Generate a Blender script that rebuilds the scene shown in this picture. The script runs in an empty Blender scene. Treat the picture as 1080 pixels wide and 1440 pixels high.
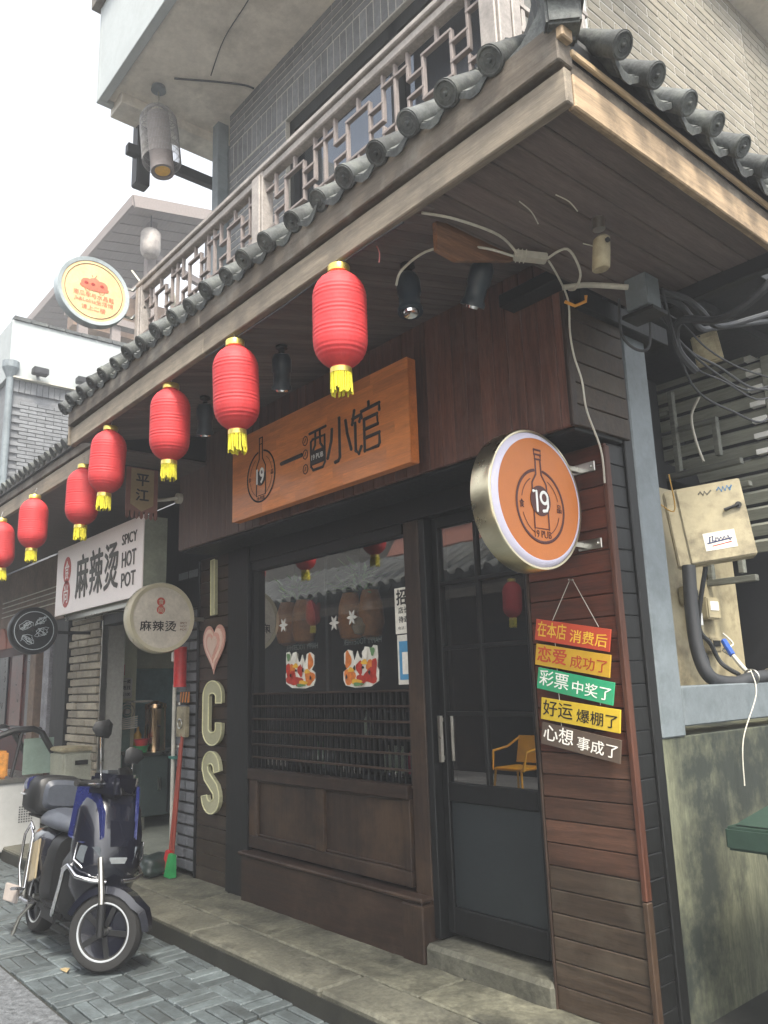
import bpy, bmesh, math, random
from mathutils import Vector, Matrix
random.seed(7)
R = math.radians
sc = bpy.context.scene
COL = sc.collection

# ---------------------------------------------------------------- camera
cam_d = bpy.data.cameras.new('camera'); cam = bpy.data.objects.new('camera', cam_d); COL.objects.link(cam)
cam_d.sensor_fit = 'VERTICAL'; cam_d.sensor_height = 36.0; cam_d.lens = 1118.0 / 1440.0 * 36.0
cam_d.clip_end = 500.0; cam_d.clip_start = 0.05
right = Vector((0.64439382, 0.76402049, -0.03208279))
up = Vector((0.18202465, -0.11250472, 0.97683659))
back = Vector((0.7427137, -0.63530732, -0.2115679))
cam.matrix_world = Matrix(((right.x, up.x, back.x, 0), (right.y, up.y, back.y, 0), (right.z, up.z, back.z, 1.45), (0, 0, 0, 1)))
sc.camera = cam

# ---------------------------------------------------------------- sky, sun, exposure
world = bpy.data.worlds.new('World'); sc.world = world; world.use_nodes = True
wn = world.node_tree.nodes; wl = world.node_tree.links; wn.clear()
sky = wn.new('ShaderNodeTexSky'); sky.sky_type = 'NISHITA'; sky.sun_disc = False
SUN_EL, SUN_AZ = 56.0, -28.0        # azimuth measured from +X towards +Y
sky.sun_elevation = R(SUN_EL); sky.sun_rotation = R(90 - SUN_AZ)
sky.air_density = 1.3; sky.dust_density = 4.0; sky.ozone_density = 1.0
hs = wn.new('ShaderNodeHueSaturation'); hs.inputs['Saturation'].default_value = 0.22
bg = wn.new('ShaderNodeBackground'); bg.inputs['Strength'].default_value = 0.15
wo = wn.new('ShaderNodeOutputWorld')
wl.new(sky.outputs[0], hs.inputs['Color']); wl.new(hs.outputs[0], bg.inputs['Color']); wl.new(bg.outputs[0], wo.inputs['Surface'])
sd = bpy.data.lights.new('sun', 'SUN'); sd.energy = 2.2; sd.angle = R(11); sd.color = (1.0, 0.92, 0.78)
so = bpy.data.objects.new('sun', sd); COL.objects.link(so)
sv = Vector((math.cos(R(SUN_EL)) * math.cos(R(SUN_AZ)), math.cos(R(SUN_EL)) * math.sin(R(SUN_AZ)), math.sin(R(SUN_EL))))
so.rotation_euler = sv.to_track_quat('Z', 'Y').to_euler()
sc.view_settings.view_transform = 'Standard'; sc.view_settings.look = 'None'
sc.view_settings.exposure = 1.66; sc.view_settings.gamma = 1.0; sc.view_settings.use_curve_mapping = False

# ---------------------------------------------------------------- helpers
def lin(h):
    h = h.lstrip('#'); o = []
    for i in (0, 2, 4):
        c = int(h[i:i + 2], 16) / 255.0
        o.append(c / 12.92 if c <= 0.04045 else ((c + 0.055) / 1.055) ** 2.4)
    return tuple(o)

def mat(name, col, rough=0.6, metal=0.0, var=0.12, scale=6.0, stretch=(1, 1, 1), bump=0.15, rnd=0.10, stain=None, stain_amt=0.5, stain_scale=2.0, spec=0.5, bscale=None, trans=0.0, coat=0.0, detail=6.0, smin=.48, smax=.66):
    m = bpy.data.materials.new(name); m.use_nodes = True
    nt = m.node_tree; n = nt.nodes; l = nt.links
    p = n['Principled BSDF']
    if isinstance(col, str): col = lin(col)
    p.inputs['Roughness'].default_value = rough; p.inputs['Metallic'].default_value = metal
    p.inputs['Specular IOR Level'].default_value = spec
    p.inputs['Transmission Weight'].default_value = trans
    p.inputs['Coat Weight'].default_value = coat
    tc = n.new('ShaderNodeTexCoord'); oi = n.new('ShaderNodeObjectInfo')
    mul = n.new('ShaderNodeVectorMath'); mul.operation = 'SCALE'; mul.inputs[0].default_value = (37.0, 91.0, 53.0); l.new(oi.outputs['Random'], mul.inputs['Scale'])
    add = n.new('ShaderNodeVectorMath'); add.operation = 'ADD'; l.new(tc.outputs['Object'], add.inputs[0]); l.new(mul.outputs[0], add.inputs[1])
    mp = n.new('ShaderNodeMapping'); mp.inputs['Scale'].default_value = stretch; l.new(add.outputs[0], mp.inputs['Vector'])
    nz = n.new('ShaderNodeTexNoise'); nz.inputs['Scale'].default_value = scale; nz.inputs['Detail'].default_value = detail; nz.inputs['Roughness'].default_value = 0.65
    l.new(mp.outputs[0], nz.inputs['Vector'])
    mr = n.new('ShaderNodeMapRange'); mr.inputs['From Min'].default_value = 0.28; mr.inputs['From Max'].default_value = 0.72
    mr.inputs['To Min'].default_value = 1 - var * 1.6; mr.inputs['To Max'].default_value = 1 + var * 1.6
    l.new(nz.outputs['Fac'], mr.inputs['Value'])
    mr2 = n.new('ShaderNodeMapRange'); mr2.inputs['To Min'].default_value = 1 - rnd; mr2.inputs['To Max'].default_value = 1 + rnd; l.new(oi.outputs['Random'], mr2.inputs['Value'])
    mm0 = n.new('ShaderNodeMath'); mm0.operation = 'MULTIPLY'; l.new(mr.outputs[0], mm0.inputs[0]); l.new(mr2.outputs[0], mm0.inputs[1])
    nf = n.new('ShaderNodeTexNoise'); nf.inputs['Scale'].default_value = scale * 7.3; nf.inputs['Detail'].default_value = 4; nf.inputs['Roughness'].default_value = .7; l.new(mp.outputs[0], nf.inputs['Vector'])
    mf = n.new('ShaderNodeMapRange'); mf.inputs['From Min'].default_value = .3; mf.inputs['From Max'].default_value = .7; mf.inputs['To Min'].default_value = 1 - var * .9; mf.inputs['To Max'].default_value = 1 + var * .9; l.new(nf.outputs['Fac'], mf.inputs['Value'])
    mm = n.new('ShaderNodeMath'); mm.operation = 'MULTIPLY'; l.new(mm0.outputs[0], mm.inputs[0]); l.new(mf.outputs[0], mm.inputs[1])
    vs = n.new('ShaderNodeVectorMath'); vs.operation = 'SCALE'; vs.inputs[0].default_value = col; l.new(mm.outputs[0], vs.inputs['Scale'])
    outc = vs.outputs[0]
    if stain is not None:
        s = lin(stain) if isinstance(stain, str) else stain
        n2 = n.new('ShaderNodeTexNoise'); n2.inputs['Scale'].default_value = stain_scale; n2.inputs['Detail'].default_value = 8; n2.inputs['Roughness'].default_value = 0.7
        l.new(add.outputs[0], n2.inputs['Vector'])
        r2 = n.new('ShaderNodeMapRange'); r2.inputs['From Min'].default_value = smin; r2.inputs['From Max'].default_value = smax; r2.inputs['To Max'].default_value = stain_amt
        l.new(n2.outputs['Fac'], r2.inputs['Value'])
        mx = n.new('ShaderNodeMix'); mx.data_type = 'RGBA'; l.new(r2.outputs[0], mx.inputs['Factor']); l.new(outc, mx.inputs['A']); mx.inputs['B'].default_value = (*s, 1)
        outc = mx.outputs['Result']
    l.new(outc, p.inputs['Base Color'])
    rr = n.new('ShaderNodeMapRange'); rr.inputs['To Min'].default_value = max(0.02, rough - 0.12); rr.inputs['To Max'].default_value = min(1, rough + 0.12)
    l.new(nz.outputs['Fac'], rr.inputs['Value']); l.new(rr.outputs[0], p.inputs['Roughness'])
    if bump > 0:
        b = n.new('ShaderNodeBump'); b.inputs['Strength'].default_value = bump; b.inputs['Distance'].default_value = 0.006
        if bscale:
            n3 = n.new('ShaderNodeTexNoise'); n3.inputs['Scale'].default_value = bscale; n3.inputs['Detail'].default_value = 5; l.new(mp.outputs[0], n3.inputs['Vector']); l.new(n3.outputs['Fac'], b.inputs['Height'])
        else: l.new(nz.outputs['Fac'], b.inputs['Height'])
        l.new(b.outputs[0], p.inputs['Normal'])
    return m

def wood(name, col, axis='z', rough=0.55, var=0.28, rnd=0.22, bump=0.35, **k):
    st = {'x': (1, 14, 14), 'y': (14, 1, 14), 'z': (14, 14, 1)}[axis]
    k.setdefault('spec', .3); return mat(name, col, rough=rough, var=var, rnd=rnd, scale=2.4, stretch=st, bump=bump, **k)

def glass(name, tint=(0.9, 0.95, 0.95), rough=0.0, refl=1.0):
    m = bpy.data.materials.new(name); m.use_nodes = True
    n = m.node_tree.nodes; l = m.node_tree.links; n.clear()
    o = n.new('ShaderNodeOutputMaterial'); t = n.new('ShaderNodeBsdfTransparent'); t.inputs['Color'].default_value = (*tint, 1)
    g = n.new('ShaderNodeBsdfGlossy'); g.inputs['Roughness'].default_value = rough
    f = n.new('ShaderNodeFresnel'); f.inputs['IOR'].default_value = 1.7
    mp = n.new('ShaderNodeMath'); mp.operation = 'MULTIPLY'; mp.inputs[1].default_value = refl; mp.use_clamp = True
    x = n.new('ShaderNodeMixShader'); ge = n.new('ShaderNodeNewGeometry'); iv = n.new('ShaderNodeMath'); iv.operation = 'SUBTRACT'; iv.inputs[0].default_value = 1.0; l.new(ge.outputs['Backfacing'], iv.inputs[1]); fm = n.new('ShaderNodeMath'); fm.operation = 'MULTIPLY'; l.new(f.outputs[0], mp.inputs[0]); l.new(mp.outputs[0], fm.inputs[0]); l.new(iv.outputs[0], fm.inputs[1]); l.new(fm.outputs[0], x.inputs[0]); l.new(t.outputs[0], x.inputs[1]); l.new(g.outputs[0], x.inputs[2]); l.new(x.outputs[0], o.inputs['Surface'])
    return m

org = {}
X3, Y3, Z3 = Vector((1, 0, 0)), Vector((0, 1, 0)), Vector((0, 0, 1))
def tag(o, label=None, cat=None, group=None, kind=None):
    if label: o['label'] = label
    if cat: o['category'] = cat
    if group: o['group'] = group
    if kind: o['kind'] = kind
    return o
def thing(name, loc, label, cat, group=None):
    o = bpy.data.objects.new(name, None); COL.objects.link(o); o.location = loc; o.empty_display_size = 0.1
    org[o.name] = Vector(loc); return tag(o, label, cat, group)
def place(o, parent, c):
    org[o.name] = Vector(c)
    if parent is not None:
        o.parent = parent; o.location = Vector(c) - org[parent.name]
    else: o.location = c
    return o

class MB:
    def __init__(s): s.v = []; s.f = []
    def box(s, x0, x1, y0, y1, z0, z1):
        b = len(s.v); s.v += [(x0, y0, z0), (x1, y0, z0), (x1, y1, z0), (x0, y1, z0), (x0, y0, z1), (x1, y0, z1), (x1, y1, z1), (x0, y1, z1)]
        s.f += [tuple(b + i for i in q) for q in ((0, 3, 2, 1), (4, 5, 6, 7), (0, 1, 5, 4), (1, 2, 6, 5), (2, 3, 7, 6), (3, 0, 4, 7))]; return s
    def obox(s, c, hx, hy, hz):
        c, hx, hy, hz = map(Vector, (c, hx, hy, hz)); b = len(s.v)
        for k in ((-1, -1, -1), (1, -1, -1), (1, 1, -1), (-1, 1, -1), (-1, -1, 1), (1, -1, 1), (1, 1, 1), (-1, 1, 1)): s.v.append(tuple(c + hx * k[0] + hy * k[1] + hz * k[2]))
        s.f += [tuple(b + i for i in q) for q in ((0, 3, 2, 1), (4, 5, 6, 7), (0, 1, 5, 4), (1, 2, 6, 5), (2, 3, 7, 6), (3, 0, 4, 7))]; return s
    def bar(s, p0, p1, w, h, upv=(0, 0, 1)):
        p0, p1 = Vector(p0), Vector(p1); d = (p1 - p0); L = d.length; d.normalize(); u = d.cross(Vector(upv))
        if u.length < 1e-4: u = d.cross(X3)
        u.normalize(); v = u.cross(d).normalized()
        return s.obox((p0 + p1) / 2, d * L / 2, u * w / 2, v * h / 2)
    def loft(s, rings, caps=True):
        b = len(s.v); n = len(rings[0])
        for r in rings: s.v += [tuple(p) for p in r]
        for i in range(len(rings) - 1):
            for j in range(n):
                k = (j + 1) % n; s.f.append((b + i * n + j, b + i * n + k, b + (i + 1) * n + k, b + (i + 1) * n + j))
        if caps:
            s.f.append(tuple(b + j for j in reversed(range(n)))); s.f.append(tuple(b + (len(rings) - 1) * n + j for j in range(n)))
        return s
    def ring(s, c, u, v, a, bb, n=12, e=2.0):
        c, u, v = Vector(c), Vector(u), Vector(v); out = []
        for i in range(n):
            t = 2 * math.pi * i / n; ct, st = math.cos(t), math.sin(t)
            out.append(c + u * (a * math.copysign(abs(ct) ** (2 / e), ct)) + v * (bb * math.copysign(abs(st) ** (2 / e), st)))
        return out
    def cyl(s, p0, p1, r0, r1=None, n=16, caps=True):
        p0, p1 = Vector(p0), Vector(p1); r1 = r0 if r1 is None else r1; d = (p1 - p0).normalized()
        u = d.cross(Z3)
        if u.length < 1e-3: u = d.cross(X3)
        u.normalize(); v = d.cross(u)
        return s.loft([s.ring(p0, u, v, r0, r0, n), s.ring(p1, u, v, r1, r1, n)], caps)
    def tube(s, pts, r, n=8, flat=None, caps=True):
        pts = [Vector(p) for p in pts]; rings = []; pu = None
        for i, p in enumerate(pts):
            d = (pts[min(i + 1, len(pts) - 1)] - pts[max(i - 1, 0)]).normalized()
            if flat is not None: v = Vector(flat[0]); u = v.cross(d).normalized(); rings.append(s.ring(p, u, v, r, r * flat[1], n)); continue
            if pu is None:
                u = d.cross(Z3)
                if u.length < 1e-2: u = d.cross(X3)
            else: u = pu - d * pu.dot(d)
            u.normalize(); pu = u; v = d.cross(u); rr = r[i] if isinstance(r, (list, tuple)) else r
            rings.append(s.ring(p, u, v, rr, rr, n))
        return s.loft(rings, caps)
    def lathe(s, prof, c=(0, 0, 0), axis=(0, 0, 1), n=24, caps=False):
        c = Vector(c); d = Vector(axis).normalized(); u = d.cross(Z3)
        if u.length < 1e-3: u = X3.copy()
        u.normalize(); v = d.cross(u)
        return s.loft([s.ring(c + d * z, u, v, max(r, 1e-4), max(r, 1e-4), n) for r, z in prof], caps)
    def torus(s, c, axis, R_, r, n=32, m=8):
        c = Vector(c); d = Vector(axis).normalized(); u = d.cross(Z3)
        if u.length < 1e-3: u = X3.copy()
        u.normalize(); v = d.cross(u); b = len(s.v)
        for i in range(n):
            t = 2 * math.pi * i / n; q = u * math.cos(t) + v * math.sin(t)
            for j in range(m):
                w = 2 * math.pi * j / m; s.v.append(tuple(c + q * (R_ + r * math.cos(w)) + d * r * math.sin(w)))
        for i in range(n):
            for j in range(m):
                s.f.append((b + i * m + j, b + ((i + 1) % n) * m + j, b + ((i + 1) % n) * m + (j + 1) % m, b + i * m + (j + 1) % m))
        return s
    def prism(s, poly, o, u, v, w):
        o, u, v, w = map(Vector, (o, u, v, w)); a = [o + u * p[0] + v * p[1] for p in poly]
        return s.loft([a, [q + w for q in a]])
    def build(s, name, m, parent=None, smooth=False, bevel=0.0, sub=0, kind=None, seg=2):
        me = bpy.data.meshes.new(name); xs = [p[0] for p in s.v]; ys = [p[1] for p in s.v]; zs = [p[2] for p in s.v]
        c = Vector(((min(xs) + max(xs)) / 2, (min(ys) + max(ys)) / 2, (min(zs) + max(zs)) / 2))
        me.from_pydata([(p[0] - c.x, p[1] - c.y, p[2] - c.z) for p in s.v], [], s.f)
        bm = bmesh.new(); bm.from_mesh(me); bmesh.ops.recalc_face_normals(bm, faces=bm.faces)
        if bevel > 0:
            bmesh.ops.bevel(bm, geom=[e for e in bm.edges if len(e.link_faces) == 2 and e.calc_face_angle(0) > 0.5], offset=bevel, segments=seg, affect='EDGES', clamp_overlap=True)
        if smooth:
            for f in bm.faces: f.smooth = True
            for e in bm.edges:
                if len(e.link_faces) == 2 and e.calc_face_angle(0) > 0.75: e.smooth = False
        bm.to_mesh(me); bm.free()
        me.materials.append(m); o = bpy.data.objects.new(name, me); COL.objects.link(o)
        if sub:
            md = o.modifiers.new('sub', 'SUBSURF'); md.levels = md.render_levels = sub
        if kind: o['kind'] = kind
        return place(o, parent, c)

_pc = {}
def piece(name, c, dims, m, parent, bev=0.003, rot=None):
    """one plank / brick / stone; alike pieces share one bevelled mesh"""
    k = (round(dims[0], 3), round(dims[1], 3), round(dims[2], 3), m.name, bev)
    if k not in _pc:
        me = bpy.data.meshes.new(name); bm = bmesh.new(); bmesh.ops.create_cube(bm, size=1)
        for v in bm.verts: v.co = Vector((v.co.x * dims[0], v.co.y * dims[1], v.co.z * dims[2]))
        if bev: bmesh.ops.bevel(bm, geom=bm.edges[:], offset=min(bev, min(dims) * .4), segments=1, affect='EDGES')
        bm.to_mesh(me); bm.free(); me.materials.append(m); _pc[k] = me
    o = bpy.data.objects.new(name, _pc[k]); COL.objects.link(o)
    if rot: o.rotation_euler = rot
    return place(o, parent, Vector(c))
def shared(name, me, c, parent, rot=None):
    o = bpy.data.objects.new(name, me); COL.objects.link(o)
    if rot: o.rotation_euler = rot
    return place(o, parent, Vector(c))
def copy_tree(o, parent=None):
    c = o.copy(); COL.objects.link(c); c.parent = parent; org[c.name] = org[o.name].copy()
    for ch in list(o.children): copy_tree(ch, c)
    return c

def text(s, w, h, c, u, v, m, parent, depth=0.002, bold=0.0, name='lettering', keep=False, shear=0.0):
    cu = bpy.data.curves.new(name, 'FONT'); cu.body = s; cu.size = 1.0; cu.extrude = 0.0; cu.offset = 0.0; cu.align_x = 'CENTER'; cu.resolution_u = 3; cu.shear = shear
    t = bpy.data.objects.new(name, cu); COL.objects.link(t)
    bpy.context.view_layer.update()
    me = bpy.data.meshes.new_from_object(t.evaluated_get(bpy.context.evaluated_depsgraph_get()))
    bpy.data.objects.remove(t); bpy.data.curves.remove(cu)
    if not len(me.vertices): return None
    xs = [q.co.x for q in me.vertices]; ys = [q.co.y for q in me.vertices]
    cx, cy = (min(xs) + max(xs)) / 2, (min(ys) + max(ys)) / 2; sx = w / (max(xs) - min(xs)); sy = h / (max(ys) - min(ys)) if h else sx
    u, v = Vector(u).normalized(), Vector(v).normalized(); nn = u.cross(v)
    for q in me.vertices:
        d = u * ((q.co.x - cx) * sx) + v * ((q.co.y - cy) * sy); q.co = d
    me.materials.clear(); me.materials.append(m)
    if bold:                                   # heavier weight: the same outlines laid a hair apart
        q0 = [q.co.copy() for q in me.vertices]; f0 = [tuple(p.vertices) for p in me.polygons]; V, F = [], []; bb = bold * min(h or w, w) * .9
        for i, (a, b_) in enumerate(((0, 0), (1, 0), (-1, 0), (0, 1), (0, -1))):
            k = len(V); V += [tuple(p + u * a * bb + v * b_ * bb + nn * .00012 * i) for p in q0]; F += [tuple(k + j for j in f) for f in f0]
        me = bpy.data.meshes.new(name); me.from_pydata(V, [], F); me.materials.append(m)
    o = bpy.data.objects.new(name, me); COL.objects.link(o)
    if depth:
        bm = bmesh.new(); bm.from_mesh(me)
        r = bmesh.ops.extrude_face_region(bm, geom=bm.faces[:]); 
        for g in r['geom']:
            if isinstance(g, bmesh.types.BMVert): g.co += nn * depth
        bmesh.ops.recalc_face_normals(bm, faces=bm.faces); bm.to_mesh(me); bm.free()
    return place(o, parent, Vector(c))
def strokes(name, polys, r, c, u, v, m, parent, flat=0.35, n=8):
    u, v, c = Vector(u).normalized(), Vector(v).normalized(), Vector(c); nn = u.cross(v); b = MB()
    for pl in polys:
        pts = [c + u * p[0] + v * p[1] for p in pl]
        d0 = (pts[0] - pts[1]).normalized(); d1 = (pts[-1] - pts[-2]).normalized()
        fine = []
        for i in range(len(pts) - 1):
            fine.append(pts[i])
        fine.append(pts[-1])
        b.tube(fine, r, n, flat=(nn, flat))
        for q in pts: b.loft([b.ring(q - nn * r * flat * 1.02, u, v, r * .6, r * .6, 10), b.ring(q - nn * 0, u, v, r * 1.0, r * 1.0, 10), b.ring(q + nn * r * flat * 1.02, u, v, r * .6, r * .6, 10)])
    return b.build(name, m, parent, smooth=True)
def arc(cx, cy, rx, ry, a0, a1, n=16): return [(cx + rx * math.cos(R(a0 + (a1 - a0) * i / n)), cy + ry * math.sin(R(a0 + (a1 - a0) * i / n))) for i in range(n + 1)]
# ---------------------------------------------------------------- materials
M_dkwood = wood('dark stained wood', '#2e221b', 'x', rough=0.5, stain='#6a5646', stain_amt=.25)
M_dkwoodz = wood('dark stained upright wood', '#2e231c', 'z', rough=0.5, stain='#66503c', stain_amt=.3)
M_navy = mat('blue black painted timber', '#151616', rough=.5, spec=.3, var=.15, stretch=(6, 6, 1), bump=.2)
M_red = wood('red brown planks', '#57392f', 'z', rough=.5, var=.3, rnd=.28, stain='#6f5850', stain_amt=.35, stain_scale=3)
M_midx = wood('brown cross planks', '#463025', 'x', rough=.6, var=.3, rnd=.2, stain='#33281f', stain_amt=.4, stain_scale=3)
M_redx = wood('red brown cross planks', '#50291c', 'x', rough=.55, var=.3, rnd=.28, stain='#3b3029', stain_amt=.5, stain_scale=3)
M_oldx = wood('grey worn cross planks', '#352b22', 'x', rough=.6, var=.25, rnd=.15, stain='#5d564a', stain_amt=.3, stain_scale=3)
M_pale = wood('greyed narrow planks', '#5c4c46', 'z', rough=.6, var=.15, rnd=.1)
M_soffit = wood('soffit boards', '#5f5552', 'y', rough=.7, var=.18, rnd=.15)
M_eave = wood('weathered grey eave board', '#7d7467', 'x', rough=.75, var=.2, rnd=.08, stain='#58534d', stain_amt=.6, stain_scale=3)
M_eaved = wood('dark upper eave board', '#524b43', 'x', rough=.75, var=.2, rnd=.08, stain='#8b8880', stain_amt=.4, stain_scale=4)
M_eaveg = wood('bleached side eave board', '#97836a', 'y', rough=.7, var=.25, rnd=.05, stain='#4e4337', stain_amt=.7, stain_scale=5)
M_strip = wood('pale drip strip', '#b39c7c', 'y', rough=.6, var=.15)
M_tile = mat('grey clay roof tile', '#3d4040', rough=.75, var=.4, scale=14, bump=1.0, rnd=.3, stain='#6f736c', stain_amt=.5, stain_scale=9)
M_lat = wood('sun greyed lattice wood', '#7b7370', 'x', rough=.7, var=.1, rnd=.06)
M_rail = mat('worn pale rail', '#8b8580', rough=.6, var=.2, scale=9)
M_brick = mat('grey brick', '#6a6c6f', rough=.85, var=.15, scale=18, bump=.4, rnd=.16, stain='#7d7e80', stain_amt=.3, stain_scale=5)  # base lightened so the upper wall carries flare brightness in its colour
M_brickw = mat('warm grey brick', '#7d776a', rough=.85, var=.14, scale=16, bump=.4, rnd=.16, stain='#5f6258', stain_amt=.35, stain_scale=4)
M_mort = mat('pale mortar', '#9d9b94', rough=.95, var=.1, scale=30)
M_mortd = mat('dark mortar', '#4c4c4b', rough=.95, var=.1, scale=30)
M_conc = mat('weathered concrete', '#cbc5ba', rough=.9, var=.1, scale=3, bump=.2, stain='#7e786f', stain_amt=.45, stain_scale=1.6)  # pale base colour also carries lens-flare brightness; the stains are weathering
M_white = mat('white render', '#9fa5a6', rough=.9, var=.05, scale=4, bump=.1, stain='#9ea2a0', stain_amt=.4, stain_scale=1.5)
M_stone = mat('street stone', '#4b5254', rough=.5, var=.26, scale=7, bump=.8, bscale=26, rnd=.3, stain='#363a3a', stain_amt=.7, stain_scale=3)
M_slab = mat('rough hewn slab', '#54575a', rough=.7, var=.4, scale=30, bump=1.0, bscale=55, rnd=.08)
M_pave = mat('mossy pavement stone', '#5b5a4d', rough=.7, var=.38, scale=6, bump=1.0, bscale=30, rnd=.08, stain='#30302a', stain_amt=.85, stain_scale=3.2)
M_kerb = mat('damp kerb stone', '#57564b', rough=.75, var=.38, scale=6, bump=1.0, bscale=30, rnd=.08, stain='#2f2f28', stain_amt=.85, stain_scale=3)
M_joint = mat('dark joint dirt', '#23241f', rough=.95, var=.2, scale=20)
M_plast = mat('stained plaster', '#585a49', rough=.9, var=.3, scale=4, stretch=(1, 2.5, .5), bump=.5, bscale=18, stain='#1f2622', stain_amt=.95, stain_scale=1.9, smin=.43, smax=.60)
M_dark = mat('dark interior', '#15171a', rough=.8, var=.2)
M_blue = mat('blue grey steel paint', '#687074', rough=.5, var=.1, scale=5, bump=.3, stain='#4c5557', stain_amt=.55, stain_scale=7)
M_slat = wood('grey timber slats', '#8b8d82', 'x', rough=.8, var=.15, rnd=.12)
M_slatd = wood('dark grey frame bars', '#5f615a', 'x', rough=.7)
M_cream = mat('cream enamel', '#a0967a', rough=.5, var=.1, scale=4, bump=.05, stain='#5a5240', stain_amt=.75, stain_scale=5)
M_chrome = mat('chrome', (.8, .8, .82), rough=.14, metal=1, var=.03, bump=0)
M_steel = mat('brushed steel', (.55, .54, .5), rough=.3, metal=1, var=.08, bump=0)
M_gold = mat('satin gold rim', (.62, .56, .40), rough=.3, metal=1, var=.05, bump=0)
M_black = mat('black plastic', '#131416', rough=.45, var=.1, bump=.05)
M_cable = mat('black cable', '#2b2d30', rough=.6, bump=0)
M_cablew = mat('white cable', '#b5b2a6', rough=.6, bump=0)
M_ink = mat('black lettering', '#1b1614', rough=.5, bump=0, var=.05)
M_wht = mat('white lettering', '#e6e6e2', rough=.5, bump=0, var=.03)
M_glass = glass('window glass', (.75, .8, .8), refl=3.6); M_glassd = glass('dusty upper glass', (.4, .42, .45), .15, refl=.6)

# ---------------------------------------------------------------- ground
street = MB().box(-40, 12, -2.2, 2.335, -.3, -.012).build('street', M_joint); tag(street, kind='structure')
pav = MB().box(-40, 12, 2.34, 12, -.3, .088).build('pavement', M_joint); tag(pav, kind='structure')
pav2 = MB().box(-40, 12, -12, -2.2, -.3, .1).build('pavement', M_conc); tag(pav2, kind='structure')
ter = MB().box(-30, 30, -30, 30, -1.0, -.31).build('ground', M_joint); tag(ter, kind='structure')
n = 0
for i in range(25):                       # basket-weave stone setts along the kerb
    for j in range(4):
        x0 = -2.45 - i * .25; y0 = 2.325 - j * .215
        dz = random.uniform(-.006, .006)
        for k in range(3):
            if (i + j) % 2: c = (x0 - .125, y0 - .036 - k * .0717, -.03 + dz + random.uniform(-.003, .003)); d = (.242, .064, .06)
            else: c = (x0 - .042 - k * .083, y0 - .1075, -.03 + dz + random.uniform(-.003, .003)); d = (.0755, .207, .06)
            piece('paving_sett', c, d, M_stone, street, .005, (random.uniform(-.01, .01), random.uniform(-.01, .01), 0))
for i in range(11):
    for j in range(5):
        piece('granite_slab', (-3.2 - i * .62 + (j % 2) * .3, 1.455 - .16 - j * .325, -.03 + random.uniform(-.002, .002)), (.61, .315, .06), M_slab, street, .006)
rest = MB()
for i in range(30):
    for j in range(7): rest.box(-8.75 - i * .5, -8.76 - i * .5 + -.48, 2.32 - j * .32, 2.32 - j * .32 - .31, -.03, .0)
for i in range(12):
    for j in range(7): rest.box(-2.42 + i * .5, -2.42 + i * .5 + .49, 2.32 - j * .32, 2.32 - j * .32 - .31, -.03, .0)
o = rest.build('paving', M_stone, street); o['kind'] = 'stuff'
for i, L in enumerate([1.1, .95, 1.25, 1.0, 1.15, .9, 1.1, 1.2, 1.0, 1.1, 1.0, 1.2]):
    x = -1.2 - sum([1.1, .95, 1.25, 1.0, 1.15, .9, 1.1, 1.2, 1.0, 1.1, 1.0, 1.2][:i]) - L / 2
    piece('kerb_stone', (x, 2.432, .045), (L - .008, .262, .13), M_kerb, pav, .012, (0, 0, random.uniform(-.003, .003)))
    piece('pavement_slab', (x + .37, 2.76, .055), (L - .008, .382, .11), M_pave, pav, .008, (0, random.uniform(-.002, .002), 0))
bx_k = MB().box(-14.5, -.5, 2.2935, 2.2995, -.05, .085).build('kerb_face', mat('black kerb sheet', '#1f1f1a', rough=.7, var=.3, scale=9, bump=.4), pav)  # thin near-black sheet over the front face of the kerb
tx = bpy.data.textures.new('stone wear', 'CLOUDS'); tx.noise_scale = .09; tx.noise_depth = 3
for o in list(pav.children):
    if o.name.startswith(('kerb_stone', 'pavement_slab')):
        s_ = o.modifiers.new('sub', 'SUBSURF'); s_.subdivision_type = 'SIMPLE'; s_.levels = s_.render_levels = 5
        d_ = o.modifiers.new('wear', 'DISPLACE'); d_.texture = tx; d_.strength = .010; d_.mid_level = .62; d_.texture_coords = 'GLOBAL'
kf = MB().box(-14.5, -.5, 2.322, 2.336, -.05, .03).build('gutter_strip', M_joint, pav)  # dark strip along the foot of the kerb

# ---------------------------------------------------------------- the pub
pub = thing('pub_building', (-3.4, 3, 0), 'dark timber fronted pub with tiled eave and lattice balcony, largest building in the photo', 'building')
def bx(name, m, x0, x1, y0, y1, z0, z1, parent=pub, bevel=.004, kind=None): return MB().box(x0, x1, y0, y1, z0, z1).build(name, m, parent, bevel=bevel, kind=kind, seg=1)
# header fascia: upright planks round a box
bx('fascia_backing', M_dark, -5.42, -1.875, 2.645, 2.96, 2.475, 3.3)
x = -5.43; k = 0
while x < -1.875:
    w = .088; xe = min(x + w, -1.858)
    piece('fascia_plank', ((x + xe) / 2, 2.632 + random.uniform(-.0015, .0015), 2.865 + 0), (xe - x - .003, .024, .80), M_pale if x < -4.3 else M_red, pub, .003)
    x += w; k += 1
for k in range(6): piece('fascia_side_plank', (-1.862, 2.835, 2.515 + k * .096), (.022, .40, .092), M_oldx, pub, .003)
bx('fascia_underside', M_navy, -5.42, -1.87, 2.65, 3.0, 2.452, 2.473)
bx('header_beam', M_navy, -5.2, -2.4, 2.915, 3.05, 2.33, 2.455)
bx('fascia_side_trim', M_dkwoodz, -1.868, -1.846, 2.615, 2.655, 2.462, 3.06)
# main walls behind
bx('wall', M_dark, -5.72, -1.93, 3.22, 3.26, 2.45, 3.6)
bx('pillar_backing', M_navy, -5.7, -5.2, 2.98, 3.2, .1, 2.46)  # dark timber backing board behind the pillar planks
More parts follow.
